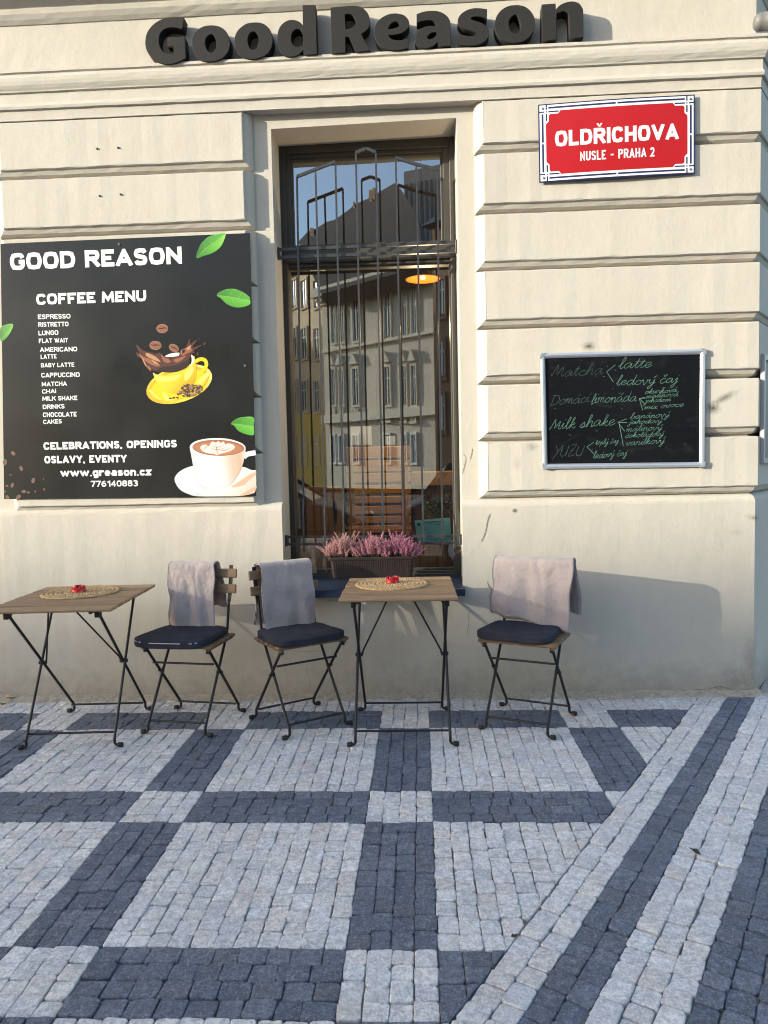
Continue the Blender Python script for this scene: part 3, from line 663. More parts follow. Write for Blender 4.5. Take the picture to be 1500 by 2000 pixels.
# ------------------------------------------------------------------ houses across the street, seen mirrored in the window
Zv = Vector((0,0,1))
def facade(pxL, pxR, dL, dR):                            # base line from two sight lines at given depth
    a = refl(pxL, 910, Vector((0, 2*YG+CAMD-dL, 0)), Vector((0,1,0))); b = refl(pxR, 910, Vector((0, 2*YG+CAMD-dR, 0)), Vector((0,1,0)))
    a.z = b.z = 0; u = (b-a).normalized(); n = Vector((-u.y, u.x, 0)); n = n if n.y > 0 else -n
    return a, b, u, n
class House:
    def __init__(s, name, label, pxL, pxR, dL, dR):
        s.a, s.b, s.u, s.n = facade(pxL, pxR, dL, dR); s.root = empty(name, tuple(s.a)); tag(s.root, label, 'building')
    def f(s, px, py): q = refl(px, py, s.a, s.n)-s.a; return q.dot(s.u), q.z
    def pt(s, x, z, d): return s.u*x+Zv*z+s.n*d          # local to root (root has no rotation)
    def box(s, mb, x0, x1, z0, z1, d0, d1):
        q = [s.pt(x,z,d0) for x,z in ((x0,z0),(x1,z0),(x1,z1),(x0,z1))]+[s.pt(x,z,d1) for x,z in ((x0,z0),(x1,z0),(x1,z1),(x0,z1))]
        mb.add(q, [(0,3,2,1),(4,5,6,7),(0,1,5,4),(1,2,6,5),(2,3,7,6),(3,0,4,7)])
    def rect(s, r): x0, z0 = s.f(r[0], r[3]); x1, z1 = s.f(r[1], r[2]); return min(x0,x1), max(x0,x1), min(z0,z1), max(z0,z1)
    def window(s, r, mw, trim=None, ped=False, rail=False):
        x0, x1, z0, z1 = s.rect(r); w = x1-x0; mb = MB(); t = w*.16
        for a in ((x0-t,x0,z0-.1,z1+.12),(x1,x1+t,z0-.1,z1+.12),(x0,x1,z1,z1+.12),(x0-t*1.6,x1+t*1.6,z0-.22,z0-.1)): s.box(mb, *a, .0, .12)
        if ped: mb.add([s.pt(x0-t*2,z1+.25,.0),s.pt(x1+t*2,z1+.25,.0),s.pt((x0+x1)/2,z1+.85,.0),s.pt(x0-t*2,z1+.25,.28),s.pt(x1+t*2,z1+.25,.28),s.pt((x0+x1)/2,z1+.85,.28)], [(3,4,5),(0,3,5,2),(1,2,5,4),(0,1,4,3)])
        if rail:
            for k in range(5): s.box(mb, x0-t+(w+2*t)*k/5, x0-t+(w+2*t)*(k+.55)/5, z0-.95, z0-.3, .05, .18)
            s.box(mb, x0-t*1.6, x1+t*1.6, z0-1.08, z0-.95, 0, .24)
        o = mb.build('window', trim or mw, s.root)
        mb = MB(); s.box(mb, x0, x1, z0, z1, .006, .02); p = mb.build('pane', M['far_pane'], o)
        mb = MB(); m_ = (x0+x1)/2
        for a in ((m_-.03,m_+.03,z0,z1),(x0,x1,z0+(z1-z0)*.68,z0+(z1-z0)*.68+.06),(x0,x0+.06,z0,z1),(x1-.06,x1,z0,z1)): s.box(mb, *a, .021, .06)
        mb.build('frame', M['far_white'], o)
M['far_pane'] = mat('far window glass', (.05,.06,.07), .1, .3, .5, spec=.6)
M['far_white'] = mat('far white frames', (.70,.70,.68), .6, .05, 2)
M['far_cream'] = plain_stucco('pale grey stucco far', (.60,.535,.43)); M['far_trim'] = plain_stucco('light trim far', (.66,.60,.48))
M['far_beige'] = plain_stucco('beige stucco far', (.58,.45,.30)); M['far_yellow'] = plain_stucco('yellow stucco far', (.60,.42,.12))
M['far_brown'] = plain_stucco('brown stucco far', (.24,.15,.10)); M['roof'] = mat('dark roof tiles', (.045,.036,.032), .8, .3, 3, .5, 30)
zz6 = lambda x, y: (520+x/3.75, 220+y/3.75)
H1 = House('town_house', 'pale town house with pedimented windows and dark roof across the street', 636, 850, 44.7, 39.0)
Lx, Lz = H1.f(629, 573); Rx, Rz = H1.f(848, 515)
mb = MB(); H1.box(mb, Lx, Rx+.3, 0, Rz, -9, 0); mb.build('wall', M['far_cream'], H1.root)
mb = MB(); H1.box(mb, Lx-.2, Rx+.4, Rz-.35, Rz+.15, 0, .75); H1.box(mb, Lx, Rx+.35, Rz-.75, Rz-.35, 0, .25)
k = Lx
while k < Rx: H1.box(mb, k, k+.18, Rz-.62, Rz-.35, .25, .6); k += .42
mb.build('cornice', M['far_trim'], H1.root)
z1_ = H1.f(760, 800)[1]; z2_ = H1.f(760, 818)[1]; mb = MB(); H1.box(mb, Lx, Rx+.32, z2_, z1_, 0, .35); mb.build('string_course', M['far_trim'], H1.root); mb = MB(); H1.box(mb, Lx, Rx+.30, H1.f(760,662)[1]-.15, H1.f(760,662)[1], 0, .25); mb.build('string_course', M['far_trim'], H1.root)
for c0, c1 in ((650,656),(665,672),(692,701),(753,763),(787,795),(806,814)):
    k = (c0-640)/210; u_ = 1-k
    H1.window((c0, c1, 562+25*u_, 650+18*u_), M['far_trim']); H1.window((c0, c1, 712+10*u_, 788-0*u_), M['far_trim'], ped=True, rail=True); H1.window((c0, c1, 848+3*u_, 900), M['far_white'])
rn = (H1.n*.62+Zv*.78).normalized(); P0 = H1.a+H1.u*Lx+Zv*(Rz+.1)+H1.n*.6
RP = [(235,945),(310,865),(350,858),(440,800),(500,785),(600,715),(650,670),(740,632),(940,515),(985,560),(1110,760),(1140,960),(1150,1125),(800,1220),(400,1330)]
pts = [refl(*zz6(*q), P0, rn)-H1.a for q in RP]; mb = MB()
mb.add(pts+[p-rn*.8 for p in pts], [tuple(range(len(pts))), tuple(range(len(pts), 2*len(pts)))[::-1]]+[(i, (i+1) % len(pts), len(pts)+(i+1) % len(pts), len(pts)+i) for i in range(len(pts))])
rf = mb.build('roof', M['roof'], H1.root)
for x0, x1, y0, y1 in ((755,778,572,650),(782,800,558,640),(640,652,660,700),(325,352,852,900)):
    q = [refl(*zz6(*v), P0, rn)-H1.a for v in ((x0,y1),(x1,y1),(x1,y0),(x0,y0))]; mb = MB(); mb.add([v+rn*.1 for v in q]+[v-rn*.6 for v in q], [(0,1,2,3),(7,6,5,4),(0,4,5,1),(1,5,6,2),(2,6,7,3),(3,7,4,0)]); mb.build('chimney', M['far_brown'], rf)
H2 = House('corner_house', 'beige house with a yellow ground floor far down the street', 555, 640, 52.5, 47)
x0, x1 = H2.f(540, 600)[0], H2.f(638, 600)[0]; zt2 = H2.f(600, 520)[1]; zy = H2.f(610, 806)[1]
mb = MB(); H2.box(mb, x0, x1, zy, zt2, -8, 0); mb.build('wall', M['far_beige'], H2.root)
mb = MB(); H2.box(mb, x0, x1, 0, zy-.004, -7.9, .05); mb.build('ground_floor', M['far_yellow'], H2.root)
mb = MB(); H2.box(mb, x0-.2, x1+.1, zt2, zt2+.4, -8.2, .6); mb.build('cornice', M['far_beige'], H2.root)
for c in ((572,580),(591,600),(616,625)):
    for r in ((545,600),(640,700),(744,802),(853,904)): H2.window((c[0],c[1],r[0],r[1]), M['far_beige'])
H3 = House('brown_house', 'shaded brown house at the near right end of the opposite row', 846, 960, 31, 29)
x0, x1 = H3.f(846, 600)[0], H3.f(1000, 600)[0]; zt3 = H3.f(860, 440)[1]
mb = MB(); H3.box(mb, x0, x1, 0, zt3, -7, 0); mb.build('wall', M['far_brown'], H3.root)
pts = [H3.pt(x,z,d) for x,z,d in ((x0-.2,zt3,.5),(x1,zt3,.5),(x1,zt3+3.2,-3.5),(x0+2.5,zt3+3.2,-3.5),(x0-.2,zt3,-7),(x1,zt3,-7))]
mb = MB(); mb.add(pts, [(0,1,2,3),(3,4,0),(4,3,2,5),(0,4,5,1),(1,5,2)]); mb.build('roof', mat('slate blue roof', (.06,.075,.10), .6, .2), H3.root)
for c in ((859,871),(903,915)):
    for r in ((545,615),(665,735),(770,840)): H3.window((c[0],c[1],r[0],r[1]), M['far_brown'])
H4 = House('glass_tower', 'pale striped office tower far behind the roofs', 792, 870, 90, 88)
x0, x1 = H4.f(790, 400)[0], H4.f(880, 400)[0]; zt4 = H4.f(840, 325)[1]
mb = MB(); H4.box(mb, x0, x1, 0, zt4, -14, 0); mb.build('wall', mat('pale tower cladding', (.30,.29,.27), .5, .1, 1), H4.root)
mb = MB()
for k in range(9): H4.box(mb, x0+(x1-x0)*(k+.2)/9, x0+(x1-x0)*(k+.75)/9, 3, zt4-1.5, .002, .08)
mb.build('glazing', M['far_pane'], H4.root)
# the tall block down the street whose roof line shades the pavement and the foot of the wall
H5 = empty('apartment_block', (-70,-34,0)); tag(H5, 'tall flat roofed block far down the street that shades the pavement', 'building')
HT = .50+.55*33.6+.02
mb = MB(); mb.box((-30,-14,0),(26,.4,HT-.5)); mb.build('wall', M['far_beige'], H5)
mb = MB(); mb.box((-30.3,-14.3,HT-.498),(26.3,.7,HT)); mb.build('roof', M['roof'], H5)
for fl in range(5):
    for k in range(14):
        mb = MB(); x = -28+k*3.9; z = 1.5+fl*3.5; mb.box((x,.402,z),(x+1.4,.46,z+2)); mb.build('window', M['far_pane'], H5)
def row_house(name, label, x0, x1, y, H, mw, nf, nc):   # plainer neighbours that close the opposite row
    r = empty(name, (x0, y, 0)); tag(r, label, 'building'); w = x1-x0
    mb = MB(); mb.box((0,-9,0),(w,0,H)); mb.build('wall', mw, r)
    mb = MB(); mb.box((-.3,-9.3,H+.002),(w+.3,.5,H+.5)); mb.build('cornice', M['far_trim'], r)
    pts = [(-.3,.5,H+.502),(w+.3,.5,H+.502),(w+.3,-4.5,H+4),(-.3,-4.5,H+4),(-.3,-9.3,H+.502),(w+.3,-9.3,H+.502)]
    mb = MB(); mb.add(pts, [(0,1,2,3),(3,2,5,4),(0,3,4),(1,5,2),(0,4,5,1)]); mb.build('roof', M['roof'], r)
    for f in range(nf):
        for k in range(nc):
            x = w*(k+.5)/nc-.55; z = 1.2+f*3.6; mb = MB(); mb.box((x-.15,.002,z-.2),(x+1.25,.12,z-.05)); mb.box((x-.15,.002,z+2.05),(x+1.25,.12,z+2.2)); o = mb.build('window', M['far_trim'], r)
            mb = MB(); mb.box((x,.003,z),(x+1.1,.03,z+2)); mb.build('pane', M['far_pane'], o)
row_house('terrace_house', 'ochre terrace house closing the far left of the opposite row', -31, -13.5, -53, 13, M['far_yellow'], 4, 6)
row_house('terrace_house', 'grey terrace house right of the brown one across the street', 8, 26, -26, 13.5, M['far_cream'], 4, 6)
# ------------------------------------------------------------------ cars parked along the kerb behind the viewer
def make_car(name, label, x0, L, hr, col, van=False):
    y0, y1 = -6.55, -4.85; W2 = (y1-y0)/2; yc = (y0+y1)/2
    root = empty(name, (x0, yc, -.12)); tag(root, label, 'car', 'cars parked along the kerb'); mp = mat(name+' paint', col, .3, .03, 3, spec=.6)
    zb, zh, zs, zr = .20, .78, .98, hr
    # side outline, front to the right
    lo = [(.02,.34),(.0,.62),(.06,.86),(.30,.97)] + ([(L*.5,1.0)] ) + [(L-.80,.98),(L-.45,.90),(L-.10,.74),(L,.52),(L-.02,.32),(L-.2,zb)]
    def arch(cx): return [(cx+.36*math.cos(t), .30+.36*math.sin(t)-.0) for t in (0.0,.5,1.05,PI/2,PI-1.05,PI-.5,PI)]
    wx = (.78, L-.82); bot = [(wx[1]+.36,zb)]+[q for q in arch(wx[1])]+[(wx[1]-.36,zb),(wx[0]+.36,zb)]+arch(wx[0])+[(wx[0]-.36,zb),(.15,zb)]
    out = lo+bot; n = len(out); mb = MB(); rings = []
    for y, k in ((-W2,.96),(-W2+.06,1.0),(W2-.06,1.0),(W2,.96)):
        rings.append([Vector((L/2+(x-L/2)*(1 if abs(y) < W2-.01 else .985), y, .6+(z-.6)*k if z > .3 else z)) for x, z in out])
    mb.loft(rings, True); mb.build('body', mp, root, False)
    if van: wx = wx
    gx = [(.30,.955),(.62 if not van else .42,zr-.06),(1.0 if not van else .75,zr),(L-1.75,zr+.0),(L-1.5,zr-.05),(L-.75,.965)]
    mb = MB(); rt = [(gx[1][0]-.02,zr-.075),(gx[2][0]-.1,zr-.01),(gx[2][0]+.5,zr+.02),(gx[3][0],zr+.005),(gx[4][0]+.05,zr-.06),(gx[4][0]+.02,zr-.10),(gx[1][0],zr-.11)]
    mb.loft([[Vector((x,y,z)) for x, z in rt] for y in (-W2+.17,W2-.17)], True); mb.build('roof', mp, root)
    mb = MB()
    for y, yt in ((-W2+.05,-W2+.19),(W2-.05,W2-.19)):
        for (xa, za), (xb, zb_) in ((gx[0],(gx[1][0]+.05,zr-.08)),((L*.33,.97),(L*.34,zr-.08)),((L*.57,.97),(L*.55,zr-.08)),(gx[5],(gx[4][0],zr-.08))):
            mb.loft([[Vector((xa-.05,y,za)),Vector((xa+.05,y,za)),Vector((xa+.05,y+.05*(1 if y < 0 else -1),za)),Vector((xa-.05,y+.05*(1 if y < 0 else -1),za))],[Vector((xb-.05,yt,zb_)),Vector((xb+.05,yt,zb_)),Vector((xb+.05,yt+.04*(1 if y < 0 else -1),zb_)),Vector((xb-.05,yt+.04*(1 if y < 0 else -1),zb_))]], True)
    mb.build('pillars', M['black'], root)
    for y, yt in ((-W2+.06,-W2+.195),(W2-.06,W2-.195)):
        mb = MB(); mb.add([(gx[0][0],y,.96),(gx[5][0],y,.96),(gx[4][0],yt,zr-.08),(gx[1][0],yt,zr-.08)], [(0,1,2,3)]); mb.build('side_panel' if van else 'side_window', mp if van else M['car_glass'], root)
    for (xa, za), (xb, zb_), nm in ((gx[0],(gx[1][0],zr-.08),'rear_window'),(gx[5],(gx[4][0],zr-.08),'windscreen')):
        mb = MB(); mb.add([(xa,-W2+.06,za),(xa,W2-.06,za),(xb,W2-.2,zb_),(xb,-W2+.2,zb_)], [(0,1,2,3)]); mb.build(nm, M['car_glass'], root)
    for xs in (L*.30, L*.52):
        for y in (-.38,.38):
            mb = MB(); mb.bbox((xs,y-.24,.4),(xs+.5,y+.24,.6), .05); mb.bbox((xs-.04,y-.22,.55),(xs+.10,y+.22,1.12), .04); mb.bbox((xs-.02,y-.12,1.12),(xs+.08,y+.12,1.30), .04); mb.build('car_seat', M['black'], root)
    for x in wx:
        for y in (-W2+.02,W2-.20):
            mb = MB(); mb.tube([(x,y,.31),(x,y+.03,.31),(x,y+.15,.31),(x,y+.18,.31)], [.28,.31,.31,.28], 24); w = mb.build('wheel', M['rubber'], root, False)
            mb = MB(); yy = y+.181 if y > 0 else y-.001; mb.tube([(x,yy-.004,.31),(x,yy+.004,.31)], .19, 16); mb.build('rim', M['alu'], w)
    for y in (-W2+.22,W2-.22):
        mb = MB(); mb.bbox((L-.16,y-.16,.60),(L-.01,y+.16,.74), .03); mb.build('headlight', M['car_glass'], root)
        mb = MB(); mb.bbox((-.012,y-.10,.62),(.10,y+.10,.86), .02); mb.build('tail_light', M['ashtray'], root)
    return root
make_car('parked_car', 'black hatchback parked at the kerb behind the viewer', -4.65, 3.95, 1.52, (.015,.015,.018))
make_car('parked_car', 'dark blue estate parked at the kerb to the right', -.25, 4.3, 1.50, (.018,.022,.035))
# ------------------------------------------------------------------ flat printed art helpers
def gm(name, col, rough=.45, var=.03):
    if name not in M: M[name] = mat(name, tuple(q*.78 for q in col) if 'print' in name else col, rough, var, 6)
    return M[name]
def gmg(name, stops, ang=0):                              # printed colour running across the picture
    if name in M: return M[name]
    m, N, L, P = new_mat(name); tc = N.new('ShaderNodeTexCoord'); sp = N.new('ShaderNodeSeparateXYZ'); L.new(tc.outputs['Generated'], sp.inputs[0])
    v = mth(N, L, 'ADD', mth(N, L, 'MULTIPLY', mth(N, L, 'SUBTRACT', sp.outputs[0], .5), math.cos(ang)), mth(N, L, 'MULTIPLY', mth(N, L, 'SUBTRACT', sp.outputs[2], .5), math.sin(ang)))
    v = mth(N, L, 'ADD', v, .5, clamp=True)
    L.new(ramp(N, L, v, [(p, tuple(q*.78 for q in c)) for p, c in stops]).outputs[0], P.inputs['Base Color']); P.inputs['Roughness'].default_value = .45; M[name] = m; return m
class Art:
    """flat printing on a board lying in the plane y=Y (pixels of the photo -> that plane)"""
    def __init__(s, Y, fx, ox, oy, parent): s.Y, s.fx, s.ox, s.oy, s.parent, s.n = Y, fx, ox, oy, parent, 0
    def p(s, x, y, lift=0): return W(s.ox+x*s.fx, s.oy+y*s.fx, s.Y-lift)
    def poly(s, mb, pts, lift, sm=True, n=5):
        P = [s.p(x, y) for x, y in pts]
        if sm: P = smooth_pts(P, True, n)
        loops = [[(q.x, q.z) for q in P]]
        me = curve_mesh('t', loops, 0, M['white_paint']); b = len(mb.v)
        mb.v += [(v.co.x, s.Y-lift, v.co.y) for v in me.vertices]
        for f in me.polygons:
            a = tuple(i+b for i in f.vertices)
            v0, v1, v2 = [Vector(mb.v[i]) for i in a[:3]]
            mb.f.append(a if (v1-v0).cross(v2-v0).y < 0 else a[::-1])
        bpy.data.meshes.remove(me)
    def ell(s, mb, cx, cy, rx, ry, lift, rot=0, n=28):
        s.poly(mb, [(cx+rx*math.cos(t)*math.cos(rot)-ry*math.sin(t)*math.sin(rot), cy+rx*math.cos(t)*math.sin(rot)+ry*math.sin(t)*math.cos(rot)) for t in (2*PI*k/n for k in range(n))], lift, False)
    def ribbon(s, mb, pts, w, lift, n=5, taper=True):
        P = smooth_pts([(x, y, 0) for x, y in pts], False, n); vs = []; fs = []
        for i, p in enumerate(P):
            t = (P[min(i+1,len(P)-1)]-P[max(i-1,0)]).normalized(); k = w/2*(max(.15, math.sin(PI*(i+.5)/len(P))) if taper else 1)
            a, b = s.p(p.x-t.y*k, p.y+t.x*k, lift), s.p(p.x+t.y*k, p.y-t.x*k, lift); vs += [a, b]
        for i in range(len(P)-1): fs.append((2*i, 2*i+2, 2*i+3, 2*i+1))
        mb.add(vs, fs)
    def done(s, mb, name, m, parent=None):
        o = mb.build(name, m); pa = parent or s.parent
        o.parent = pa; o.matrix_parent_inverse = Matrix.Translation(Vector(pa.location) if pa.parent is None else Vector()).inverted(); return o
# ------------------------------------------------------------------ heavy capitals drawn stroke by stroke
_C = [(1,.76),(.86,.96),(.5,1),(.14,.95),(0,.68),(0,.32),(.14,.05),(.5,0),(.86,.04),(1,.24)]
_S = [(.97,.80),(.84,.97),(.5,1),(.12,.95),(.02,.76),(.12,.59),(.5,.51),(.88,.42),(.98,.24),(.88,.05),(.5,0),(.14,.03),(.02,.20)]
_O = [(.5,1),(.13,.95),(0,.66),(0,.34),(.13,.05),(.5,0),(.87,.05),(1,.34),(1,.66),(.87,.95)]
_P = [(0,0),(0,1),(.6,1),(.92,.95),(1,.76),(.92,.56),(.6,.50),(0,.50)]
CAPS = {
'A': (.80,[[(0,0),(.5,1),(1,0)],[(.2,.24),(.8,.24)]]), 'B': (.66,[[(0,.51),(0,1),(.58,1),(.88,.95),(.94,.77),(.86,.58),(.58,.53),(0,.53)],[(.55,.53),(.9,.47),(1,.25),(.9,.04),(.6,0),(0,0),(0,.5)]]),
'C': (.68,[_C]), 'D': (.72,[[(0,0),(0,1),(.5,1),(.88,.92),(1,.62),(1,.38),(.88,.08),(.5,0),(0,0),(0,.1)]]), 'E': (.58,[[(1,1),(0,1),(0,0),(1,0)],[(.1,.5),(.9,.5)]]),
'F': (.56,[[(1,1),(0,1),(0,0)],[(.1,.48),(.9,.48)]]), 'G': (.70,[_C+[(1,.46),(.62,.46)]]), 'H': (.70,[[(0,0),(0,1)],[(1,0),(1,1)],[(.1,.5),(.9,.5)]]),
'I': (.0,[[(0,0),(0,1)]]), 'K': (.74,[[(0,0),(0,1)],[(.98,1),(.2,.5)],[(.38,.6),(1,0)]]), 'L': (.56,[[(0,1),(0,0),(1,0)]]), 'M': (.95,[[(0,0),(.06,1),(.5,.2),(.94,1),(1,0)]]),
'N': (.74,[[(0,0),(0,1),(1,0),(1,1)]]), 'O': (.74,[_O+[_O[0],_O[1]]]), 'P': (.66,[_P]), 'R': (.70,[_P[:-1]+[(.1,.5)],[(.5,.5),(1,0)]]), 'S': (.62,[_S]),
'T': (.68,[[(0,1),(1,1)],[(.5,.95),(.5,0)]]), 'U': (.70,[[(0,1),(0,.32),(.14,.05),(.5,0),(.86,.05),(1,.32),(1,1)]]), 'V': (.78,[[(0,1),(.5,0),(1,1)]]),
'W': (1.15,[[(0,1),(.25,0),(.5,.9),(.75,0),(1,1)]]), 'X': (.74,[[(0,1),(1,0)],[(1,1),(0,0)]]), 'Y': (.74,[[(0,1),(.5,.46),(1,1)],[(.5,.5),(.5,0)]]),
',': (.05,[[(.8,.06),(-1.2,-.26)]]), '.': (.02,[[(0,.0),(0,.03)]]), '-': (.62,[[(0,.45),(1,.45)]]), ' ': (.16,[]),
'0': (.60,[_O+[_O[0],_O[1]]]), '1': (.36,[[(0,.76),(1,1),(1,0)]]), '2': (.58,[[(0,.76),(.14,.96),(.5,1),(.88,.94),(1,.72),(.85,.48),(0,0),(1,0)]]),
'3': (.58,[[(0,.95),(.45,1),(.88,.95),(.95,.76),(.84,.57),(.35,.53)],[(.45,.53),(.9,.46),(1,.25),(.88,.05),(.5,0),(0,.05)]]), '4': (.66,[[(.74,0),(.74,1),(0,.28),(1,.28)]]),
'6': (.60,[[(.92,.97),(.5,.96),(.12,.75),(0,.35),(.12,.06),(.5,0),(.88,.06),(1,.30),(.88,.53),(.5,.58),(.10,.46)]]), '7': (.58,[[(0,1),(1,1),(.35,0)]]),
'8': (.60,[[(.5,1),(.12,.95),(.06,.76),(.14,.58),(.5,.53),(.86,.58),(.94,.76),(.88,.95),(.5,1),(.3,.99)],[(.5,.53),(.1,.46),(0,.25),(.12,.05),(.5,0),(.88,.05),(1,.25),(.9,.46),(.5,.53),(.3,.51)]])}
LOWER = {'w': CAPS['W'], 'g': (.62,[_O+[_O[0],_O[1]],[(1,1),(1,-.28),(.85,-.47),(.5,-.52),(.05,-.45)]]), 'r': (.44,[[(0,0),(0,1)],[(0,.55),(.4,.92),(1,1)]]),
'e': (.62,[[(.1,.50),(1,.50),(.96,.78),(.5,1),(.10,.88),(0,.5),(.10,.12),(.5,0),(.97,.08)]]), 'a': (.60,[[(.06,.97),(.5,1),(.88,.94),(1,.66),(1,0)],[(.95,.56),(.4,.54),(.04,.40),(.04,.12),(.35,0),(.95,.16)]]),
's': (.54,[_S]), 'o': (.62,[_O+[_O[0],_O[1]]]), 'n': (.62,[[(0,0),(0,1)],[(0,.62),(.45,1),(.88,.92),(1,.62),(1,0)]]), 'c': (.56,[_C]), 'z': (.54,[[(0,1),(1,1),(0,0),(1,0)]])}
def stroke_glyph(ch, T, hw):                             # polygons of one letter, and how wide it is
    low = ch in LOWER; w, st = (LOWER if low else CAPS)[ch]; H = .74 if low else 1.0; w = w*hw*(1 if not low else 1); w = max(w, 0)+T; out = []
    for pl in st:
        P = [Vector((T/2+x*(w-T), T/2*1+y*(H-T), 0)) for x, y in pl]
        # smooth round the soft turns only
        segs = []; cur = [P[0]]
        for i in range(1, len(P)):
            cur.append(P[i])
            if i < len(P)-1:
                a = (P[i]-P[i-1]).normalized(); b = (P[i+1]-P[i]).normalized()
                if a.dot(b) < .62: segs.append(cur); cur = [P[i]]
        segs.append(cur); Q = []
        for sgm in segs:
            q = smooth_pts(sgm, False, 4) if len(sgm) > 2 else sgm
            Q += q if not Q else q[1:]
        closed = len(pl) > 9 and pl[0] == pl[-2]
        if not closed:                                   # square ends
            Q[0] = Q[0]+(Q[0]-Q[1]).normalized()*(T/2 if pl[0][1] in (0,1) or ch in 'CGS' and False else 0); Q[-1] = Q[-1]+(Q[-1]-Q[-2]).normalized()*(T/2 if pl[-1][1] in (0,1) else 0)
        else: Q = Q[:-4]+[Q[0]] if False else Q
        L_, R_ = [], []
        for i, p in enumerate(Q):
            d1 = (p-Q[i-1]).normalized() if i else (Q[1]-p).normalized(); d2 = (Q[i+1]-p).normalized() if i < len(Q)-1 else d1
            n1 = Vector((-d1.y,d1.x,0)); n2 = Vector((-d2.y,d2.x,0)); m = (n1+n2); m = m.normalized() if m.length > .05 else n1; k = T/2/max(.30, m.dot(n1))
            L_.append(p+m*k); R_.append(p-m*k)
        for i in range(len(Q)-1):
            q = [(v.x, v.y) for v in (L_[i], R_[i], R_[i+1], L_[i+1])]
            lo = -9 if (low and ch == 'g') or ch == ',' else 0
            q = clip(clip(q, (0,1), lo), (0,-1), -H)
            if len(q) > 2: out.append(q)
    return out, w
def stroke_text(s, T=.25, hw=1.0, gap=.10):
    res = []; x = 0
    for ch in s:
        car = ch == 'Ř'; g, w = stroke_glyph('R' if car else ch, T, hw)
        res.append([[(x+u, v) for u, v in p] for p in g])
        if car:
            c = x+w/2; res[-1] += [[(c-.26*hw,1.30),(c-.11*hw,1.30),(c+.02,1.16),(c,1.08),(c-.06,1.08)],[(c+.26*hw,1.30),(c+.11*hw,1.30),(c-.02,1.16),(c,1.08),(c+.06,1.08)]]
        x += w+gap
    return res, x-gap
def heavy(mb, s, fn, T=.25, hw=1.0, gap=.10, fit=None):
    """fn(u, v, k) -> point, u 0..1 along the line, v in capitals' heights"""
    res, tot = stroke_text(s, T, hw, gap); k = 0
    for g in res:
        for p in g:
            vs = [fn(u/tot, v, k) for u, v in p]; k = (k+1) % 9
            n = (vs[1]-vs[0]).cross(vs[2]-vs[0]); f = tuple(range(len(vs))); mb.add(vs, [f if n.y < 0 else f[::-1]])
# ------------------------------------------------------------------ menu board
YMB = -.012
MBD = empty('menu_board', (-1.6, YMB, 1.8)); tag(MBD, 'large black coffee menu board with leaves and two printed cups', 'menu board')
A5 = Art(YMB, 520/1500, 0, 440, MBD)
mb = MB(); q = [W(1,476,YMB), W(488,455,YMB), W(500,969,YMB), W(8,975,YMB)]
mb.prism([(v.x, v.z) for v in q], lambda u,v,d: Vector((u,d,v)), YMB+.006, YMB)
A5.done(mb, 'panel', M['menu_black'])
def line(art, mb, s, x0, x1, yt0, yb0, yb1=None, off=.045, lift=.0012, T=.25):
    O = art.p(x0, yb0); E_ = art.p(x1, yb0 if yb1 is None else yb1); d = E_-O; cap = abs(art.p(x0, yt0).z-O.z)
    w1 = stroke_text(s, T, 1.0, .10)[1]; w0 = stroke_text(s, T, .5, .10)[1]; want = d.length/cap; hw = .5+.5*(want-w0)/(w1-w0)
    heavy(mb, s, lambda u, v, k: O+d*u+Vector((0, -lift-.00004*k, cap*v)), T, max(.2, hw))
mb = MB()
line(A5, mb, 'GOOD REASON', 60, 1026, 158, 254, 217, .06); line(A5, mb, 'COFFEE MENU', 207, 825, 387, 449, 428, .06)
for s, a, b, t, bt in (('ESPRESSO',215,398,503,529),('RISTRETTO',217,387,547,573),('LUNGO',218,330,595,621),('FLAT WAIT',220,385,639,664),('AMERICANO',226,436,688,714),
    ('LATTE',230,320,729,754),('BABY LATTE',232,420,777,801),('CAPPUCCINO',234,450,832,858),('MATCHA',236,378,883,908),('CHAI',238,317,925,949),('MILK SHAKE',240,437,964,989),
    ('DRINKS',242,365,1011,1036),('CHOCOLATE',243,433,1055,1081),('CAKES',245,349,1096,1120)):
    line(A5, mb, s, a, b, t, bt, bt-4, .055, T=.20)
line(A5, mb, 'CELEBRATIONS, OPENINGS', 247, 997, 1223, 1265, 1251, .055); line(A5, mb, 'OSLAVY, EVENTY', 252, 715, 1300, 1342, 1335, .055)
line(A5, mb, 'www.greason.cz', 342, 853, 1372, 1416, 1409, .05); line(A5, mb, '776140883', 513, 778, 1440, 1474, 1470, .055, T=.21)
A5.done(mb, 'lettering', M['white_paint'])
LG, LGD, LGL = None, gmg('dark half leaf print', [(0,(.03,.17,.015)),(1,(.10,.40,.04))], .3), gm('light leaf print', (.22,.50,.09))
def leaf(base, outl, mid, veins):
    mb = MB(); A5.poly(mb, outl, .0012); o = A5.done(mb, 'printed_leaf', gmg('leaf print', [(0,(.05,.26,.02)),(.5,(.12,.45,.04)),(1,(.26,.60,.10))], .9))
    mb = MB(); half = [p for p in outl[:len(outl)//2+1]]+mid[::-1][1:-1]; A5.poly(mb, half, .0016, False); A5.done(mb, 'shade', LGD, o)
    mb = MB(); A5.ribbon(mb, mid, 5, .0020)
    for v in veins: A5.ribbon(mb, v, 2.5, .0020)
    A5.done(mb, 'vein', LGL, o)
leaf(0, [(1107,184),(1120,130),(1150,85),(1200,55),(1268,45),(1262,85),(1240,125),(1200,155),(1150,172)], [(1107,184),(1150,140),(1205,95),(1268,45)], [[(1150,140),(1160,100)],[(1185,112),(1200,72)],[(1165,128),(1200,130)],[(1215,88),(1245,85)]])
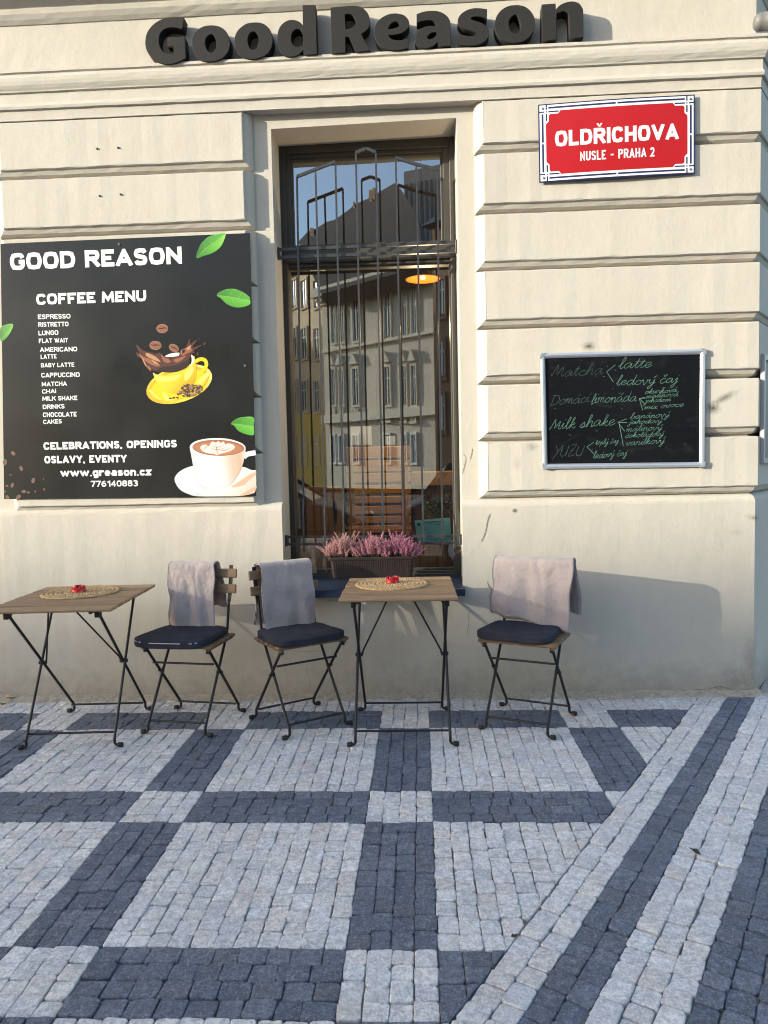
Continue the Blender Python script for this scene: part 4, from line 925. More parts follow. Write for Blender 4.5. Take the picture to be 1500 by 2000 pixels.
leaf(0, [(1222,394),(1250,370),(1300,358),(1350,368),(1400,398),(1409,420),(1409,443),(1380,458),(1330,463),(1280,445),(1245,412)], [(1222,394),(1280,402),(1340,412),(1409,430)], [[(1290,403),(1310,370)],[(1340,410),(1365,382)],[(1300,405),(1325,445)],[(1355,416),(1375,446)]])
leaf(0, [(1302,1118),(1330,1092),(1370,1081),(1428,1083),(1430,1130),(1430,1180),(1390,1178),(1345,1160),(1320,1130)], [(1302,1118),(1350,1122),(1430,1138)], [[(1360,1123),(1380,1095)],[(1370,1126),(1395,1160)]])
leaf(0, [(4,650),(0,600),(6,575),(35,560),(74,557),(66,590),(45,625),(20,650)], [(2,650),(30,615),(74,557)], [[(30,615),(25,585)],[(45,598),(55,575)]])
# yellow cup with a splash
Z7 = 260/1368
A7 = Art(YMB, Z7, 250, 600, MBD)
YE, YEL, YED, YEX = gm('yellow print', (.83,.60,.01)), gm('pale yellow print', (.90,.76,.16)), gm('deep yellow print', (.66,.40,.01)), gm('white print highlight', (.85,.82,.75))
BR, BRL, BRD, BRO = gm('coffee brown print', (.085,.026,.014)), gm('light coffee print', (.30,.11,.06)), gm('dark coffee print', (.022,.010,.008)), gm('orange coffee print', (.52,.25,.13))
mb = MB(); A7.ell(mb, 527, 790, 350, 185, .0010, -.31); cup = A7.done(mb, 'yellow_cup_picture', gmg('saucer print', [(0,(.72,.42,.01)),(.35,(.86,.66,.05)),(.7,(.80,.52,.02)),(1,(.88,.72,.16))], .6))
def lay(art, parent, name, m, lift, *polys, sm=True):
    mb = MB()
    for p in polys: art.poly(mb, p, lift, sm)
    return art.done(mb, name, m, parent)
mb = MB(); A7.ell(mb, 527, 785, 318, 158, .0014, -.31); A7.done(mb, 'saucer_well', YED, cup)
mb = MB(); A7.ell(mb, 520, 800, 300, 140, .0017, -.31); A7.done(mb, 'saucer_well', YE, cup)
lay(A7, cup, 'gleam', YEL, .0019, [(215,860),(260,900),(340,950),(330,935),(270,890),(235,850)], [(720,760),(790,690),(830,650),(840,690),(800,745),(740,790)], [(360,860),(420,930),(480,950),(430,960),(380,950)])
mb = MB(); A7.ribbon(mb, [(690,560),(740,535),(790,545),(805,595),(770,650),(715,690),(690,715)], 38, .0020, taper=False); A7.done(mb, 'handle', YE, cup)
lay(A7, cup, 'bowl', gmg('yellow bowl print', [(0,(.90,.76,.22)),(.25,(.86,.64,.03)),(.62,(.84,.56,.012)),(1,(.55,.31,.005))], -.75), .0022, [(258,675),(290,690),(370,702),(470,690),(560,655),(630,600),(660,560),(680,500),(700,600),(705,680),(690,760),(640,830),(560,875),(470,890),(390,860),(330,810),(285,745)])
lay(A7, cup, 'gleam', YEL, .0025, [(275,690),(330,710),(430,715),(540,690),(520,730),(430,760),(340,760),(300,735)], [(600,660),(660,610),(675,650),(640,720),(590,760),(580,710)])
lay(A7, cup, 'rim', YEX, .0024, [(650,490),(668,500),(682,530),(675,565),(655,600),(640,610),(655,560),(655,520)], [(378,510),(430,480),(500,468),(532,475),(520,500),(450,510)])
lay(A7, cup, 'splash', BR, .0026, [(85,460),(120,480),(100,430),(85,395),(105,392),(140,430),(190,455),(250,470),(290,480),(330,465),(350,495),(400,510),(460,510),(520,500),(545,440),(590,420),(615,370),(630,335),(645,335),(640,375),(690,345),(715,337),(690,375),(665,415),(720,400),(760,388),(755,400),(700,430),(680,450),(690,470),(650,480),(640,520),(600,560),(560,590),(640,560),(600,620),(500,665),(380,670),(250,650),(235,665),(190,620),(170,580),(150,530),(100,510)])
lay(A7, cup, 'splash_light', BRL, .0029, [(110,480),(160,510),(220,530),(290,560),(330,600),(300,610),(240,590),(190,560),(140,520)], [(540,450),(600,420),(650,420),(660,450),(600,480),(560,500)], [(340,480),(380,520),(440,540),(430,570),(370,560)], [(180,590),(230,620),(235,655),(200,620)], [(470,540),(560,510),(600,500),(560,540),(500,570)])
lay(A7, cup, 'splash_gleam', BRO, .0032, [(190,470),(250,490),(300,520),(335,560),(300,555),(240,530),(190,500)], [(600,425),(640,395),(650,400),(630,440)], [(130,490),(165,540),(190,600),(180,600),(150,540)], [(245,540),(300,570),(320,590),(270,575)])
lay(A7, cup, 'shadow_coffee', BRD, .0030, [(380,610),(480,600),(560,570),(620,540),(640,560),(590,620),(500,660),(400,668),(300,655),(320,630)], [(560,440),(590,440),(580,470),(560,470)], [(430,510),(445,530),(440,552),(425,540)])
R7 = random.Random(5); mb1, mb2 = MB(), MB()
for k in range(95):
    t = R7.uniform(0, 2*PI); rr = R7.uniform(0,1)**.6; x = 640+115*rr*math.cos(t)*1.0+18*math.sin(t); y = 850+58*rr*math.sin(t)-22*math.cos(t)*rr
    a = R7.uniform(0, PI); A7.ell(mb1 if k % 3 else mb2, x, y, 13, 8, .0030+.00003*k, a, 8)
for x, y, a in ((435,938,.2),(470,930,-.5),(507,930,.1),(515,895,.9),(570,912,.3),(615,915,-.4),(700,870,.3)): A7.ell(mb1, x, y, 16, 9, .003, a, 8)
A7.done(mb1, 'beans', gm('bean print', (.10,.045,.035)), cup); A7.done(mb2, 'beans_light', gm('light bean print', (.36,.20,.15)), cup)
for i, (x, y, rx, ry, a) in enumerate(((353,220,60,47,.0),(283,393,62,46,.08),(472,420,54,38,.5))):
    mb = MB(); A7.ell(mb, x, y, rx, ry, .0012, a); b = A7.done(mb, 'printed_bean', gm('bean rim print', (.36,.17,.11)))
    mb = MB(); A7.ell(mb, x, y, rx*.9, ry*.86, .0015, a); A7.done(mb, 'bean_face', gm('bean face print', (.27,.105,.06)), b)
    mb = MB(); c_, s_ = math.cos(a), math.sin(a); A7.ribbon(mb, [(x+u*rx*c_-v*ry*s_, y+u*rx*s_+v*ry*c_) for u, v in ((-.88,-.12),(-.3,-.02),(.3,-.16),(.9,-.05))], 12, .0019); A7.done(mb, 'crease', BRD, b)
mb = MB()
for x, y, r in ((787,378,12),(718,480,12),(735,328,6),(765,600,0)):
    if r: A7.ell(mb, x, y, r, r*1.3, .0012, .3, 10)
A7.done(mb, 'droplets', BR)
# white cup
WH, WHD, TAN = gm('white cup print', (.80,.79,.77)), gm('grey white cup print', (.60,.60,.60)), gm('tan cup print', (.66,.43,.29))
WHB = gm('blue white cup print', (.66,.70,.74))
cl = lambda P: [(min(x, 1312), min(y, 1943)) for x, y in P]
mb = MB(); A7.poly(mb, cl([(480,1780),(500,1720),(560,1670),(660,1632),(800,1615),(1000,1615),(1180,1640),(1260,1670),(1330,1700),(1330,1880),(1260,1920),(1150,1940),(1000,1943),(720,1943),(620,1920),(530,1870)]), .0010, True); cup2 = A7.done(mb, 'white_cup_picture', gmg('white saucer print', [(0,(.72,.74,.76)),(.4,(.58,.63,.68)),(.7,(.74,.73,.71)),(1,(.70,.58,.48))], -.3))
lay(A7, cup2, 'saucer_light', WH, .0013, [(500,1775),(560,1700),(660,1655),(760,1650),(700,1720),(700,1800),(780,1880),(690,1900),(580,1860)], sm=True)
lay(A7, cup2, 'saucer_shade', TAN, .0014, cl([(1060,1850),(1160,1780),(1250,1720),(1312,1690),(1312,1720),(1240,1780),(1180,1830)]), cl([(1150,1935),(1312,1840),(1312,1870),(1230,1925)]))
mb = MB(); A7.ribbon(mb, [(1190,1540),(1230,1510),(1312,1495)], 52, .0016, taper=False); A7.ribbon(mb, [(1170,1690),(1250,1690),(1312,1685)], 24, .0016, taper=False); A7.done(mb, 'handle', WH, cup2)
bowl = [(637,1430),(650,1520),(670,1630),(700,1740),(740,1810),(800,1840),(900,1850),(1000,1845),(1060,1815),(1110,1750),(1150,1690),(1185,1600),(1205,1500),(1205,1440),(1150,1390),(1040,1355),(920,1346),(780,1358),(680,1395)]
lay(A7, cup2, 'bowl', gmg('white bowl print', [(0,(.62,.63,.63)),(.2,(.80,.80,.79)),(.52,(.78,.77,.75)),(.74,(.66,.50,.39)),(.9,(.62,.42,.30)),(1,(.72,.62,.55))], .12), .0018, bowl)
lay(A7, cup2, 'bowl_base', WHB, .0022, [(720,1770),(850,1800),(950,1790),(930,1840),(820,1838),(760,1815)])
mb = MB(); A7.ell(mb, 925, 1440, 285, 94, .0024, .03, 40); A7.done(mb, 'rim', WH, cup2)
mb = MB(); A7.ell(mb, 930, 1445, 268, 82, .0027, .03, 40); A7.done(mb, 'coffee', gmg('coffee print', [(0,(.27,.09,.04)),(.4,(.44,.18,.09)),(1,(.34,.13,.06))], 1.2), cup2)
mb = MB(); A7.ell(mb, 930, 1452, 235, 68, .0029, .03, 40); A7.done(mb, 'coffee_ring', gm('coffee ring print', (.48,.20,.10)), cup2)
lay(A7, cup2, 'latte_art', gm('milk foam print', (.80,.70,.63)), .0032, [(745,1450),(760,1420),(800,1412),(830,1430),(850,1400),(870,1380),(905,1392),(930,1375),(955,1395),(985,1380),(1000,1410),(1030,1400),(1085,1415),(1098,1445),(1060,1475),(1000,1495),(940,1510),(915,1522),(885,1508),(820,1500),(770,1480)])
mb = MB()
for p in ([(860,1420),(915,1440),(990,1415)],[(845,1445),(915,1465),(1010,1440)],[(780,1470),(800,1440),(820,1425)],[(900,1400),(915,1480),(918,1515)],[(930,1475),(1000,1470),(1070,1440)]): A7.ribbon(mb, p, 7, .0035)
A7.done(mb, 'latte_line', BRO, cup2)
mb1 = MB()                                               # loose beans at the lower left
R8 = random.Random(3)
for x, y, r in ((75,1285,15),(28,1335,18),(120,1370,15),(188,1438,16),(70,1465,14),(40,1468,9),(135,1500,14),(105,1530,16),(42,1532,14),(250,1488,8),(160,1505,9),(30,1500,7),(60,1405,6),(245,1430,5),(200,1500,7)):
    A5.ell(mb1, x, y, r, r*.68, .0012, R8.uniform(0,3), 10)
A5.done(mb1, 'printed_beans', gm('dim bean print', (.16,.085,.06)))
mb = MB()
for x, y in ((672,107),(1382,792)): 
    p = A5.p(x, y); mb.tube([(p.x,YMB+.001,p.z),(p.x,YMB-.003,p.z),(p.x,YMB-.004,p.z)], [.008,.008,.003], 10)
A5.done(mb, 'screw_heads', gm('dark screw', (.06,.06,.065)))
# ------------------------------------------------------------------ street name plate
YSG = -.016
sg = [W(1051,204.5,YSG), W(1357,184.5,YSG), W(1357,339,YSG), W(1053.5,357,YSG)]
SGN = empty('street_sign', tuple(sum(sg, Vector())/4)); tag(SGN, 'red enamel street name plate with white letters and blue rim', 'street sign')
WS, HS = 30.0, 15.2
def SP(u, v, d=0):                                       # plate coordinates, u right v up, a slight curve out
    a, b = u/WS, v/HS; p = (sg[3]*(1-a)+sg[2]*a)*(1-b)+(sg[0]*(1-a)+sg[1]*a)*b
    return Vector((p.x, YSG-d-.010*math.sin(PI*min(max(a,0),1)), p.z))
def slay(name, m, d, polys, parent=None, nu=24):
    mb = MB()
    for P in polys:
        us = [p[0] for p in P]; lo, hi = min(us), max(us); cur = P
        k = max(1, int((hi-lo)/1.5)); e = [lo+(hi-lo)*i/k for i in range(k+1)]
        for a, b in zip(e, e[1:]):                       # strips so that the plate can curve
            c = clip(clip(P, (1,0), a), (-1,0), -b)
            if len(c) > 2: mb.add([SP(u,v,d) for u,v in c], [tuple(range(len(c))) if area(c) > 0 else tuple(range(len(c)))[::-1]])
    o = mb.build(name, m); o.parent = SGN; o.matrix_parent_inverse = Matrix.Translation(SGN.location).inverted(); return o
def rc(a,b,c,d): return [(a,b),(c,b),(c,d),(a,d)]
mb = MB(); k = 20
for i in range(k):
    u0, u1 = WS*i/k, WS*(i+1)/k; mb.add([SP(u0,0),SP(u1,0),SP(u1,HS),SP(u0,HS),SP(u0,0,-.005),SP(u1,0,-.005),SP(u1,HS,-.005),SP(u0,HS,-.005)], [(0,1,2,3),(7,6,5,4),(0,4,5,1),(3,2,6,7)]+([(0,3,7,4)] if i == 0 else [])+([(1,5,6,2)] if i == k-1 else []))
o = mb.build('plate', M['sign_blue']); o.parent = SGN; o.matrix_parent_inverse = Matrix.Translation(SGN.location).inverted()
slay('white_band', M['sign_white'], .0006, [rc(.24,.24,WS-.24,HS-.24)])
bars = []; g = .16; mx, my = WS/2, HS/2
for v in (.62, HS-.62-.34):
    bars += [rc(1.95,v,mx-g,v+.34), rc(mx+g,v,WS-1.95,v+.34)]
for u in (.62, WS-.62-.34):
    bars += [rc(u,1.95,u+.34,my-g), rc(u,my+g,u+.34,HS-1.95)]
for sx in (0,1):
    for sy in (0,1):
        X = (lambda a: a) if not sx else (lambda a: WS-a); Y_ = (lambda a: a) if not sy else (lambda a: HS-a)
        def rr(a,b,c,d): return rc(min(X(a),X(c)),min(Y_(b),Y_(d)),max(X(a),X(c)),max(Y_(b),Y_(d)))
        bars += [rr(1.42,.24,1.66,1.15), rr(.24,1.42,1.15,1.66), rr(1.42,1.95,1.68,3.3), rr(1.95,1.42,3.9,1.68), rr(1.42,1.42,1.66,1.66)]
slay('blue_lines', M['sign_blue'], .0012, bars)
c0 = 1.42; n1, n2 = 2.2, 3.9
fld = [(c0+n2-c0+.35,c0),(WS-n2-.35,c0),(WS-n2+.1,2.0),(WS-2.3,2.0),(WS-2.0,2.3),(WS-2.0,3.4),(WS-c0,3.95),(WS-c0,HS-3.95),(WS-2.0,HS-3.4),(WS-2.0,HS-2.3),(WS-2.3,HS-2.0),(WS-n2+.1,HS-2.0),(WS-n2-.35,HS-c0),(n2+.35,HS-c0),(n2-.1,HS-2.0),(2.3,HS-2.0),(2.0,HS-2.3),(2.0,HS-3.4),(c0,HS-3.95),(c0,3.95),(2.0,3.4),(2.0,2.3),(2.3,2.0),(n2-.1,2.0)]
slay('red_field', M['sign_red'], .0009, [fld])
def stext(mb, s, u0, u1, v0, cap, T):
    w1 = stroke_text(s, T, 1.0, .09)[1]; w0 = stroke_text(s, T, .4, .09)[1]; want = (u1-u0)/cap; hw = .4+.6*(want-w0)/(w1-w0)
    heavy(mb, s, lambda u, v, k: SP(u0+(u1-u0)*u, v0+cap*v, .0016+.00004*k), T, hw, .09)
mb = MB(); stext(mb, 'OLDŘICHOVA', 3.15, 26.85, 6.75, 3.05, .225)
o = mb.build('street_name', M['sign_white']); o.parent = SGN; o.matrix_parent_inverse = Matrix.Translation(SGN.location).inverted(); mb = MB(); stext(mb, 'NUSLE - PRAHA 2', 7.9, 22.2, 3.65, 1.8, .165)
o = mb.build('district_name', M['sign_white']); o.parent = SGN; o.matrix_parent_inverse = Matrix.Translation(SGN.location).inverted()
for u, v in ((.85,.85),(WS-.85,.85),(.85,HS-.85),(WS-.85,HS-.85)):
    mb = MB(); p = SP(u, v); mb.tube([p+Vector((0,.004,0)), p+Vector((0,-.003,0)), p+Vector((0,-.0042,0))], [.0065,.0065,.002], 8)
    o = mb.build('screw', M['screw']); o.parent = SGN; o.matrix_parent_inverse = Matrix.Translation(SGN.location).inverted()
# ------------------------------------------------------------------ chalkboard
YCB = -.018
cb = [W(1055,690,YCB), W(1379,681,YCB), W(1377,912,YCB), W(1060,916,YCB)]
CBD = empty('chalkboard', tuple(sum(cb, Vector())/4)); tag(CBD, 'black chalkboard in silver frame with handwritten drinks in green chalk', 'chalkboard')
A8 = Art(-.006, .32, 1020, 650, CBD)
def cpart(mb, n, m, sm=False): o = mb.build(n, m, None, sm); o.parent = CBD; o.matrix_parent_inverse = Matrix.Translation(CBD.location).inverted(); return o
mb = MB(); mb.prism([(v.x, v.z) for v in (cb[3], cb[2], cb[1], cb[0])], lambda u,v,d: Vector((u,d,v)), -.006, .0); cpart(mb, 'board', M['chalk_black'])
ctr = sum(cb, Vector())/4
def inn(v, d): q = Vector((ctr.x-v.x, 0, ctr.z-v.z)); return Vector((v.x+math.copysign(d, q.x), 0, v.z+math.copysign(d, q.z)))
fw = .027; prof = [(0,.0),(0,-.012),(.004,-.0175),(.012,-.0195),(.020,-.0175),(fw,-.010),(fw,-.004)]
for i in range(4):
    a, b = cb[i], cb[(i+1) % 4]; mb = MB(); rings = []
    for v in (a, b): rings.append([Vector((inn(v,w).x, y, inn(v,w).z)) for w, y in prof])
    mb.loft(rings, True); cpart(mb, 'frame', M['alu'])
for v in cb:
    q = inn(v, .0); d = inn(v, .034); lo = (min(q.x,d.x)-.0015,-.0215,min(q.z,d.z)-.0015); hi = (max(q.x,d.x)+.0015,-.002,max(q.z,d.z)+.0015)
    dx = 1 if d.x > q.x else -1; dz = 1 if d.z > q.z else -1
    P = [(q.x-dx*.0015+dx*.014*(1-math.cos(t)), q.z-dz*.0015+dz*.014*(1-math.sin(t))) for t in (0,.4,.8,1.2,PI/2)]
    P = P+[(q.x+dx*.032,q.z-dz*.0015),(q.x+dx*.014,q.z+dz*.014),(q.x-dx*.0015,q.z+dz*.032)]
    mb = MB(); mb.prism(P, lambda u,v,d: Vector((u,d,v)), -.0012, -.0212); cpart(mb, 'corner_cap', M['corner_grey'])
SF = {
'a': ([[(.85,.85),(.5,1),(.12,.6),(.2,.08),(.5,.1),(.82,.8),(.8,.25),(.95,.02),(1.15,.3)]],1.1),
'b': ([[(0,.3),(.35,1.3),(.45,1.95),(.25,2),(.2,1),(.2,.1),(.5,0),(.8,.4),(.65,.9),(.85,.8),(1.05,.8)]],1.0),
'c': ([[(.75,.8),(.5,1),(.15,.65),(.15,.2),(.45,0),(.9,.35)]],.85),
'd': ([[(.8,.85),(.5,1),(.12,.6),(.2,.08),(.5,.1),(.82,.8),(.97,2),(.85,.3),(.98,.02),(1.15,.3)]],1.1),
'e': ([[(.05,.35),(.5,.5),(.7,.8),(.45,1),(.15,.65),(.2,.1),(.5,0),(.9,.35)]],.85),
'h': ([[(0,.3),(.35,1.3),(.45,1.95),(.25,1.95),(.2,1),(.15,0),(.3,.6),(.6,1),(.75,.8),(.72,.2),(.85,0),(1.05,.3)]],1.0),
'i': ([[(.0,.4),(.25,1),(.2,.25),(.35,0),(.55,.3)],[(.3,1.5),(.36,1.6)]],.5),
'í': ([[(.0,.4),(.25,1),(.2,.25),(.35,0),(.55,.3)],[(.28,1.35),(.5,1.8)]],.5),
'j': ([[(.1,.5),(.35,1),(.3,-.5),(.1,-1),(-.1,-.7),(.3,-.1),(.6,.3)],[(.4,1.5),(.45,1.6)]],.55),
'k': ([[(0,.3),(.35,1.3),(.45,1.95),(.25,1.95),(.18,0),(.25,.5),(.6,1),(.65,.75),(.3,.5),(.6,.1),(.75,0),(.95,.3)]],.9),
'l': ([[(0,.3),(.35,1.2),(.45,1.9),(.28,2),(.2,1),(.25,.1),(.4,0),(.6,.3)]],.55),
'm': ([[(0,.6),(.15,1),(.15,0),(.2,.6),(.45,1),(.55,.8),(.52,0),(.6,.6),(.85,1),(.95,.8),(.93,.2),(1.05,0),(1.25,.3)]],1.2),
'n': ([[(0,.6),(.15,1),(.15,0),(.2,.6),(.5,1),(.65,.8),(.62,.2),(.75,0),(.95,.3)]],.9),
'o': ([[(.5,1),(.15,.65),(.2,.1),(.5,0),(.8,.4),(.7,.85),(.5,1),(.75,.8),(1.0,.85)]],.95),
'p': ([[(.05,.6),(.2,1),(.1,-1),(.2,.5),(.5,1),(.75,.7),(.6,.1),(.3,.1),(.7,.05),(.95,.3)]],.9),
'r': ([[(0,.3),(.25,1),(.35,1.1),(.4,.85),(.65,.85),(.6,.2),(.75,0),(.9,.3)]],.85),
's': ([[(0,.2),(.35,.9),(.45,1.05),(.55,.4),(.4,0),(.15,.1),(.5,.05),(.85,.3)]],.8),
't': ([[(0,.3),(.3,1.2),(.35,1.6),(.25,.3),(.4,0),(.65,.3)],[(.05,1.1),(.6,1.15)]],.6),
'u': ([[(.05,.7),(.15,1),(.12,.3),(.35,0),(.65,.4),(.72,1),(.7,.25),(.85,0),(1.05,.3)]],1.0),
'v': ([[(0,.7),(.15,1),(.25,.3),(.4,0),(.65,.5),(.7,1),(.65,.85),(.95,.9)]],.9),
'x': ([[(.05,.9),(.2,1),(.6,.1),(.85,.1)],[(.75,1),(.05,0)]],.85),
'y': ([[(.05,.7),(.15,1),(.12,.4),(.35,.1),(.65,.4),(.75,1),(.65,-.4),(.4,-1),(.2,-.8),(.5,-.2),(1,.3)]],.95),
'M': ([[(-.1,.5),(.0,.1),(.2,1.5),(.3,1.95),(.5,.8),(.6,.3),(.95,1.4),(1.05,1.3),(1.1,.3),(1.25,0),(1.45,.3)]],1.4),
'D': ([[(.2,0),(.2,2)],[(-.1,1.9),(.7,1.95),(1.15,1.2),(1.0,.3),(.5,0),(-.05,.05)]],1.3),
'Y': ([[(0,2),(.45,.9)],[(.9,2),(.1,-.6)]],1.0), 'U': ([[(0,2),(.05,.5),(.4,0),(.8,.5),(.85,2)],[(.85,2),(.85,0)]],1.15), 'Z': ([[(.0,1.9),(.8,2),(.1,0),(.9,.05)],[(.2,1),(.7,1)]],1.1), ' ': ([],.6)}
for a, b in (('á','a'),('ý','y')): SF[a] = (SF[b][0]+[[(.5,1.35),(.8,1.8)]], SF[b][1])
SF['č'] = (SF['c'][0]+[[(.25,1.75),(.45,1.4),(.7,1.8)]], SF['c'][1])
RH = random.Random(11)
HL = [0]
def hand(mb, s, x0, x1, y0, y1, xh, w=3.4, slant=.28):
    tot = sum(SF[c][1] for c in s); sx = (x1-x0)/tot; u = 0
    for c in s:
        st, adv = SF[c]; jy = RH.uniform(-.08,.08); js = RH.uniform(.92,1.08)
        for pl in st:
            P = []
            for a, b in pl:
                t = (u+a+slant*b)/tot; b *= js
                P.append((x0+t*(x1-x0)+RH.uniform(-.8,.8), y0+(y1-y0)*t-(b+jy)*xh+RH.uniform(-.8,.8)))
            HL[0] = (HL[0]+1) % 40; A8.ribbon(mb, P, w*.37*RH.uniform(.8,1.15), .0006+.00004*HL[0], 4, False)
        u += adv
md, mg = MB(), MB()
hand(md, 'Matcha', 178, 490, 268, 255, 36, 3.2); hand(md, 'Domácí', 168, 405, 443, 425, 31, 3.0)
hand(mg, 'latte', 582, 785, 220, 212, 33, 4.2); hand(mg, 'ledový čaj', 570, 945, 322, 305, 30, 4.4)
hand(mg, 'limonáda', 415, 695, 432, 416, 31, 3.8)
for a in (('okurková',745,942,373,360,15),('malinová',755,950,400,385,14),('jahodová',750,905,427,418,14),('mix ovoce',742,982,468,448,17)): hand(mg, *a, 3.4)
hand(mg, 'Milk shake', 168, 560, 592, 562, 33, 4.0)
for a in (('banánový',655,895,528,512,18),('jahodový',650,850,558,548,15),('malinový',630,850,605,592,18),('čokoládový',625,860,641,628,16),('vanilkový',628,865,690,672,20)): hand(mg, *a, 3.5)
hand(md, 'YUZU', 185, 370, 755, 748, 32, 3.6); hand(mg, 'teplý čaj', 445, 585, 683, 672, 16, 3.2); hand(mg, 'ledový čaj', 430, 635, 768, 748, 21, 3.6)
for p in ([(568,195),(515,238),(556,300)],[(748,395),(714,400),(735,472)],[(638,525),(584,546),(625,600)],[(640,547),(586,548)],[(592,555),(617,690)],[(437,668),(395,696),(437,738)],[(717,400),(760,398)],[(714,400),(745,432)]): A8.ribbon(mg, p, 2.2, .0006, 1, False)
for k in range(26):                                      # rubbed out remains
    x, y = RH.uniform(170,1040), RH.uniform(160,760); A8.ribbon(md, [(x,y),(x+RH.uniform(-14,14),y+RH.uniform(-10,10))], 1.6, .0005, 1, False)
cpart(mg, 'handwriting', M['chalk']); cpart(md, 'faint_handwriting', M['chalk_dim'])
# board and pipe on the side wall
def side(px, py, off=0):
    n = Vector((SIDE_N.x, SIDE_N.y, 0)); P0 = Vector((CORNER.x, 0, 0))+n*off; d = ray(px, py); t = (P0-CAM).dot(n)/d.dot(n); return CAM+d*t
U3 = Vector((SIDE_U.x, SIDE_U.y, 0)); N3 = Vector((SIDE_N.x, SIDE_N.y, 0))
a = side(1492, 690, .02); b = side(1492, 905, .02)
SB = empty('notice_board', (a.x, a.y, (a.z+b.z)/2)); tag(SB, 'silver framed board on the shaded wall round the corner', 'notice board')
def frame_on(mb, o, w, h, t, d):                         # rails of a frame lying along U3
    for s0, s1, z0, z1 in ((0,w,h-t,h),(0,w,0,t),(0,t,t,h-t),(w-t,w,t,h-t)):
        q = [o+U3*s+Vector((0,0,z)) for s, z in ((s0,z0),(s1,z0),(s1,z1),(s0,z1))]
        mb.add(q+[v-N3*d for v in q], [(0,1,2,3),(7,6,5,4),(0,4,5,1),(1,5,6,2),(2,6,7,3),(3,7,4,0)])
mb = MB(); hh = a.z-b.z; frame_on(mb, Vector((b.x,b.y,b.z)), .62, hh, .028, .022); o = mb.build('frame', gm('dull frame', (.24,.25,.27), .5)); o.parent = SB; o.matrix_parent_inverse = Matrix.Translation(SB.location).inverted()
mb = MB(); q = [Vector((b.x,b.y,b.z))+U3*s+Vector((0,0,z))-N3*.010 for s, z in ((.02,.02),(.6,.02),(.6,hh-.02),(.02,hh-.02))]
mb.add(q+[v-N3*.008 for v in q], [(0,1,2,3),(7,6,5,4),(0,4,5,1),(1,5,6,2),(2,6,7,3),(3,7,4,0)]); o = mb.build('panel', gm('grey board', (.12,.12,.12), .6)); o.parent = SB; o.matrix_parent_inverse = Matrix.Translation(SB.location).inverted()
p0 = side(1471, 45, .03)
CP = empty('vent_pipe', tuple(p0)); tag(CP, 'grey capped pipe stub at the upper corner of the house', 'pipe')
mb = MB(); dr = (N3*.9+U3*.43).normalized(); ln = [(0,.012),(.004,.026),(.014,.036),(.03,.041),(.07,.041),(.072,.046),(.19,.046),(.20,.03)]
mb.tube([p0+dr*t for t, r in ln], [r for t, r in ln], 18); o = mb.build('cap', gm('grey plastic pipe', (.12,.117,.113), .55), None, True); o.parent = CP; o.matrix_parent_inverse = Matrix.Translation(p0).inverted()
from mathutils import noise as mnoise
# ------------------------------------------------------------------ folding furniture
def foot_leg(mb, mbf, top_pts, bx, by, sx, r=.0072):
    """round rod down to the ground, turned out sideways into a rubber foot"""
    pts = [Vector(p) for p in top_pts]+[Vector((bx,by,.045)), Vector((bx,by,.022)), Vector((bx+sx*.006,by,.0125)), Vector((bx+sx*.018,by,.0105))]
    mb.tube(pts, r, 8)
    mbf.tube([(bx+sx*.013,by,.0115),(bx+sx*.016,by,.0115),(bx+sx*.036,by,.0115),(bx+sx*.040,by,.0115)], [.0085,.0115,.0115,.007], 10)
def sub(mb, name, m, parent, sm=False): o = mb.build(name, m, parent, sm); return o
def make_chair():
    root = empty('folding_chair'); MT = M['black_metal']
    for s in (-1, 1):
        mb, mf = MB(), MB(); x = s*.152                  # from the front foot up to the backrest
        foot_leg(mb, mf, [(x,.150,.62),(x,.118,.47),(x,.09,.42)], x, -.185, s)
        mb.tube([(x,.150,.61),(x,.150,.62)], .0072, 8)
        st = [(x,.148,.605),(x+s*.004,.153,.64),(x+s*.006,.160,.68),(x+s*.006,.172,.74),(x+s*.006,.182,.795)]
        rings = []
        for i, p in enumerate(st):
            w = .0075 if i == 0 else .010; t = .006 if i == 0 else .0022
            rings.append([Vector((p[0]-w,p[1]-t,p[2])),Vector((p[0]+w,p[1]-t,p[2])),Vector((p[0]+w,p[1]+t,p[2])),Vector((p[0]-w,p[1]+t,p[2]))])
        mb.loft(rings)
        leg = sub(mb, 'leg', MT, root, False); sub(mf, 'rubber_foot', M['rubber'], leg, True)
        mb, mf = MB(), MB(); x = s*.167                  # from the back foot up to the front of the seat
        foot_leg(mb, mf, [(x,-.150,.425)], x, .19, s)
        mb.tube([(x+s*.009,-.016,.275),(x-s*.021,-.016,.275)], .008, 8)
        mb.bbox((x-.008,-.165,.405),(x+.008,-.135,.432), .003)
        leg = sub(mb, 'leg', MT, root); sub(mf, 'rubber_foot', M['rubber'], leg, True)
    for (a, b) in (((-.150,-.166,.062),(.150,-.166,.062)), ((-.165,.163,.055),(.165,.163,.055)), ((-.165,-.090,.335),(.165,-.090,.335))):
        mb = MB(); mb.tube([a, b], .0055, 8); sub(mb, 'stretcher', MT, root)
    mb = MB()                                            # seat slats
    for k in range(5):
        y0 = -.175+k*.062; mb.bbox((-.193,y0,.430),(.193,y0+.052,.446), .004)
    mb.box((-.180,-.17,.420),(-.166,.12,.4298)); mb.box((.166,-.17,.420),(.180,.12,.4298))
    sub(mb, 'seat', M['chair_wood'], root)
    for y, z in ((.176,.752),(.162,.672)):
        mb = MB(); Mx = Matrix.Translation((0,y,z)) @ Matrix.Rotation(-.14, 4, 'X'); mb.bbox((-.194,-.014,-.024),(.194,-.003,.024), .004, Mx)
        sub(mb, 'backrest_slat', M['chair_wood'], root)
    return root
